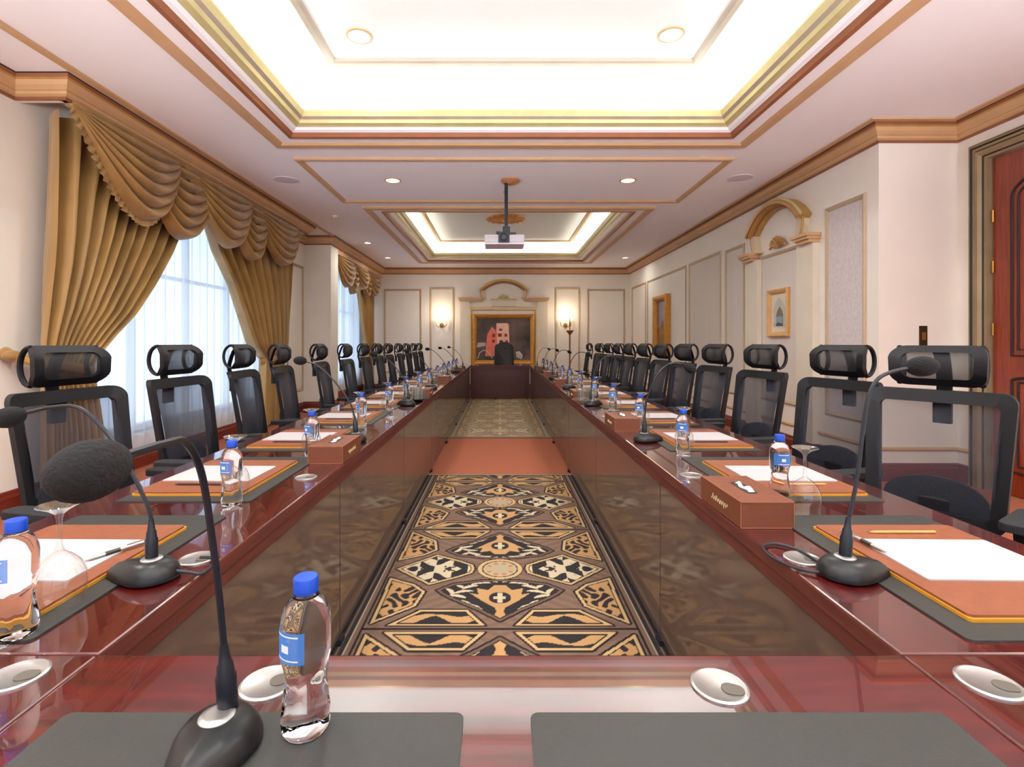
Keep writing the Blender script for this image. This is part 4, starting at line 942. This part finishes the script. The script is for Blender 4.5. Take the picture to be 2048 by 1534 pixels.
for sg, sn in SIDES:
    for k in range(1, 7):
        y = 1.10+1.49*k; x = sg*.74
        lab = 'black gooseneck microphone, %s along the %s' % (ORD[k], sn)
        if k == 1:
            protoM[sg] = make_mic(lab, (x, y), 0 if sg > 0 else PI, [(x, y, zt+.04), (x+sg*.002, y, .86), (x+sg*.015, y, .97), (x+sg*.06, y, 1.08), (x+sg*.12, y, 1.145), (x+sg*.185, y, 1.15), (x+sg*.21, y, 1.14)] if sg > 0 else
                                  [(x, y, zt+.04), (x-.004, y, .86), (x-.03, y, .95), (x-.11, y, 1.06), (x-.19, y, 1.135), (x-.23, y, 1.155), (x-.26, y, 1.16)],
                                  (x+sg*.235, y, 1.125) if sg > 0 else (x-.285, y, 1.165), (sg, 0, -.6 if sg > 0 else .05), PADZ)
        else: dup(protoM[sg], (x+sg*random.uniform(-.01, .003), y+random.uniform(-.02, .02), PADZ), (0 if sg > 0 else PI)+random.uniform(-.12, .12), lab)
# tissue boxes
def make_box():
    t = thing('tissue_box', '', 'tissue box', (0, 0, 0), 0, 'brown leather tissue boxes')
    MB().box(-.072, .072, -.135, .135, 0, .074).build('leather_case', LEATHER2, t, bevel=.002)
    mb = MB()
    for x0, x1 in ((-.0735, -.071), (.071, .0735)): mb.box(x0, x1, -.1365, -.1345, .002, .074); mb.box(x0, x1, .1345, .1365, .002, .074)
    mb.box(-.073, .073, -.1365, -.1345, .0715, .0745); mb.box(-.0735, -.0715, -.135, .135, .0715, .0745); mb.box(.0715, .0735, -.135, .135, .0715, .0745); mb.box(-.073, .073, -.1365, -.1345, .001, .004)
    mb.build('seam', STITCH, t)
    MB().loft([[Vector((x, y, z)) for x, y in rrect(.034, .034, -.062, .062, .016)] for z in (.0738, .0752)], True, True, True).build('slot', DARKLINE, t)
    def tis(u, v):
        return Vector(((v-.5)*.018*(1-.4*u)+.004*math.sin(9*u), -.05+.10*u, .075+.022*math.sin(PI*u)*(.5+.5*math.sin(7*u+1))*math.sin(PI*v)+.001))
    MB().grid(14, 5, tis).build('tissue', TISSUE, t, smooth=True)
    for sg in (-1, 1):      # small script-like gilt line on the long sides
        pts = [(sg*.0728, -.055+.11*i/40, .034+.007*math.sin(i*1.25)*(1 if i % 9 else 2)) for i in range(41)]
        MB().tube(pts, .0011, 5).build('gilt_script', OLIVE, t)
    return t
tb = None
for sg, sn, ys in ((-1, 'window side', (2.24, 4.80, 6.6, 8.9)), (1, 'panelled wall side', (1.51, 3.02, 4.62, 6.1, 7.6, 9.1))):
    for i, y in enumerate(ys):
        lab = 'brown leather tissue box, %s along the %s' % (ORD[i], sn)
        c = (sg*.728, y, zt)
        if tb is None: tb = make_box(); tb.location = c; tb['label'] = lab
        else: dup(tb, c, 0, lab)
# grommets
def make_grommet():
    t = thing('cable_grommet', '', 'grommet', (0, 0, 0), 0, 'silver cable grommets')
    MB().lathe([(.0405, 0), (.0405, .0025), (.037, .004), (.034, .0035), (.033, .003), (.001, .003)], 32).build('plate', SILVER, t, smooth=True, sharp=30)
    poly = [(.014+.013*math.cos(a), -.006+.013*math.sin(a)) for a in [PI*2*i/20 for i in range(20)]]
    MB().prism([(x*1.0+.006*(1 if x > .02 else 0), y) for x, y in poly], lambda a, b, d: Vector((a, b, d)), .003, .0045).build('cable_opening', mat('grommet_opening', srgb(84, 76, 68), .6), t)
    return t
gp = make_grommet(); fg = True
for x, y, rz, lab in ((.324, .745, -.3, 'silver cable grommet on the near cross table, panelled wall half'), (-.345, .752, .6, 'silver cable grommet on the near cross table behind the water bottle'),
                      (.728, .752, -.3, 'silver cable grommet at the near corner of the panelled wall side'), (-.735, .768, .2, 'silver cable grommet at the near corner of the window side'),
                      (-.71, 1.185, 0, 'silver cable grommet behind the first microphone of the window side'), (.71, 1.185, 0, 'silver cable grommet inside the cable loop of the panelled wall side'),
                      (-.73, 1.90, 0, 'silver cable grommet before the first tissue box of the window side'), (.73, 1.93, 0, 'silver cable grommet behind the first tissue box of the panelled wall side'),
                      (-.73, 3.4, 0, 'silver cable grommet beyond the first tissue box of the window side'), (.73, 3.45, 0, 'silver cable grommet beyond the second tissue box of the panelled wall side')):
    if fg: gp.location = (x, y, zt); gp.rotation_euler = (0, 0, rz); gp['label'] = lab; fg = False
    else: dup(gp, (x, y, zt), rz, lab)
# round serving trays with tumblers
def make_tumbler():
    t = MB().lathe([(.001, .001), (.028, .001), (.034, .10), (.033, .10), (.0275, .006), (.001, .006)], 20, cap0=False, cap1=False).build('tumbler', GLASS, smooth=True); return t
tm = make_tumbler(); tm.location = (0, 0, -5); ft = True
for sg, sn, x, y in ((1, 'panelled wall side', .735, 4.335), (-1, 'window side', -.735, 4.40)):
    tr = thing('serving_tray', 'round serving tray of drinking glasses on the %s' % sn, 'tray', (x, y, zt), 0, 'round serving trays')
    MB().lathe([(.001, .001), (.06, .001), (.065, .012), (.115, .016), (.12, .024), (.117, .025), (.112, .020), (.06, .016), (.001, .016)], 36, cap0=False, cap1=False).build('plate', GLASS if sg > 0 else MIC_BODY, tr, smooth=True)
    for j, (dx, dy, nm) in enumerate(((-.05, -.03, 'nearest the table opening'), (.03, -.055, 'at the near rim'), (.055, .02, 'at the outer rim'), (-.01, .05, 'at the far rim'))):
        lab = 'clear tumbler on the %s tray, %s' % (sn, ('beside the table opening', 'at its near rim', 'at its outer rim', 'at its far rim')[j])
        if ft: c = tm; ft = False; c.location = (x+dx, y+dy, zt+.0165)
        else: c = dup(tm, (x+dx, y+dy, zt+.0165))
        tag(c, lab, 'glass', 'tumblers on the trays')
print('objects', len(bpy.data.objects), 'tris', sum(len(o.data.polygons) for o in bpy.data.objects if o.type == 'MESH')*2)
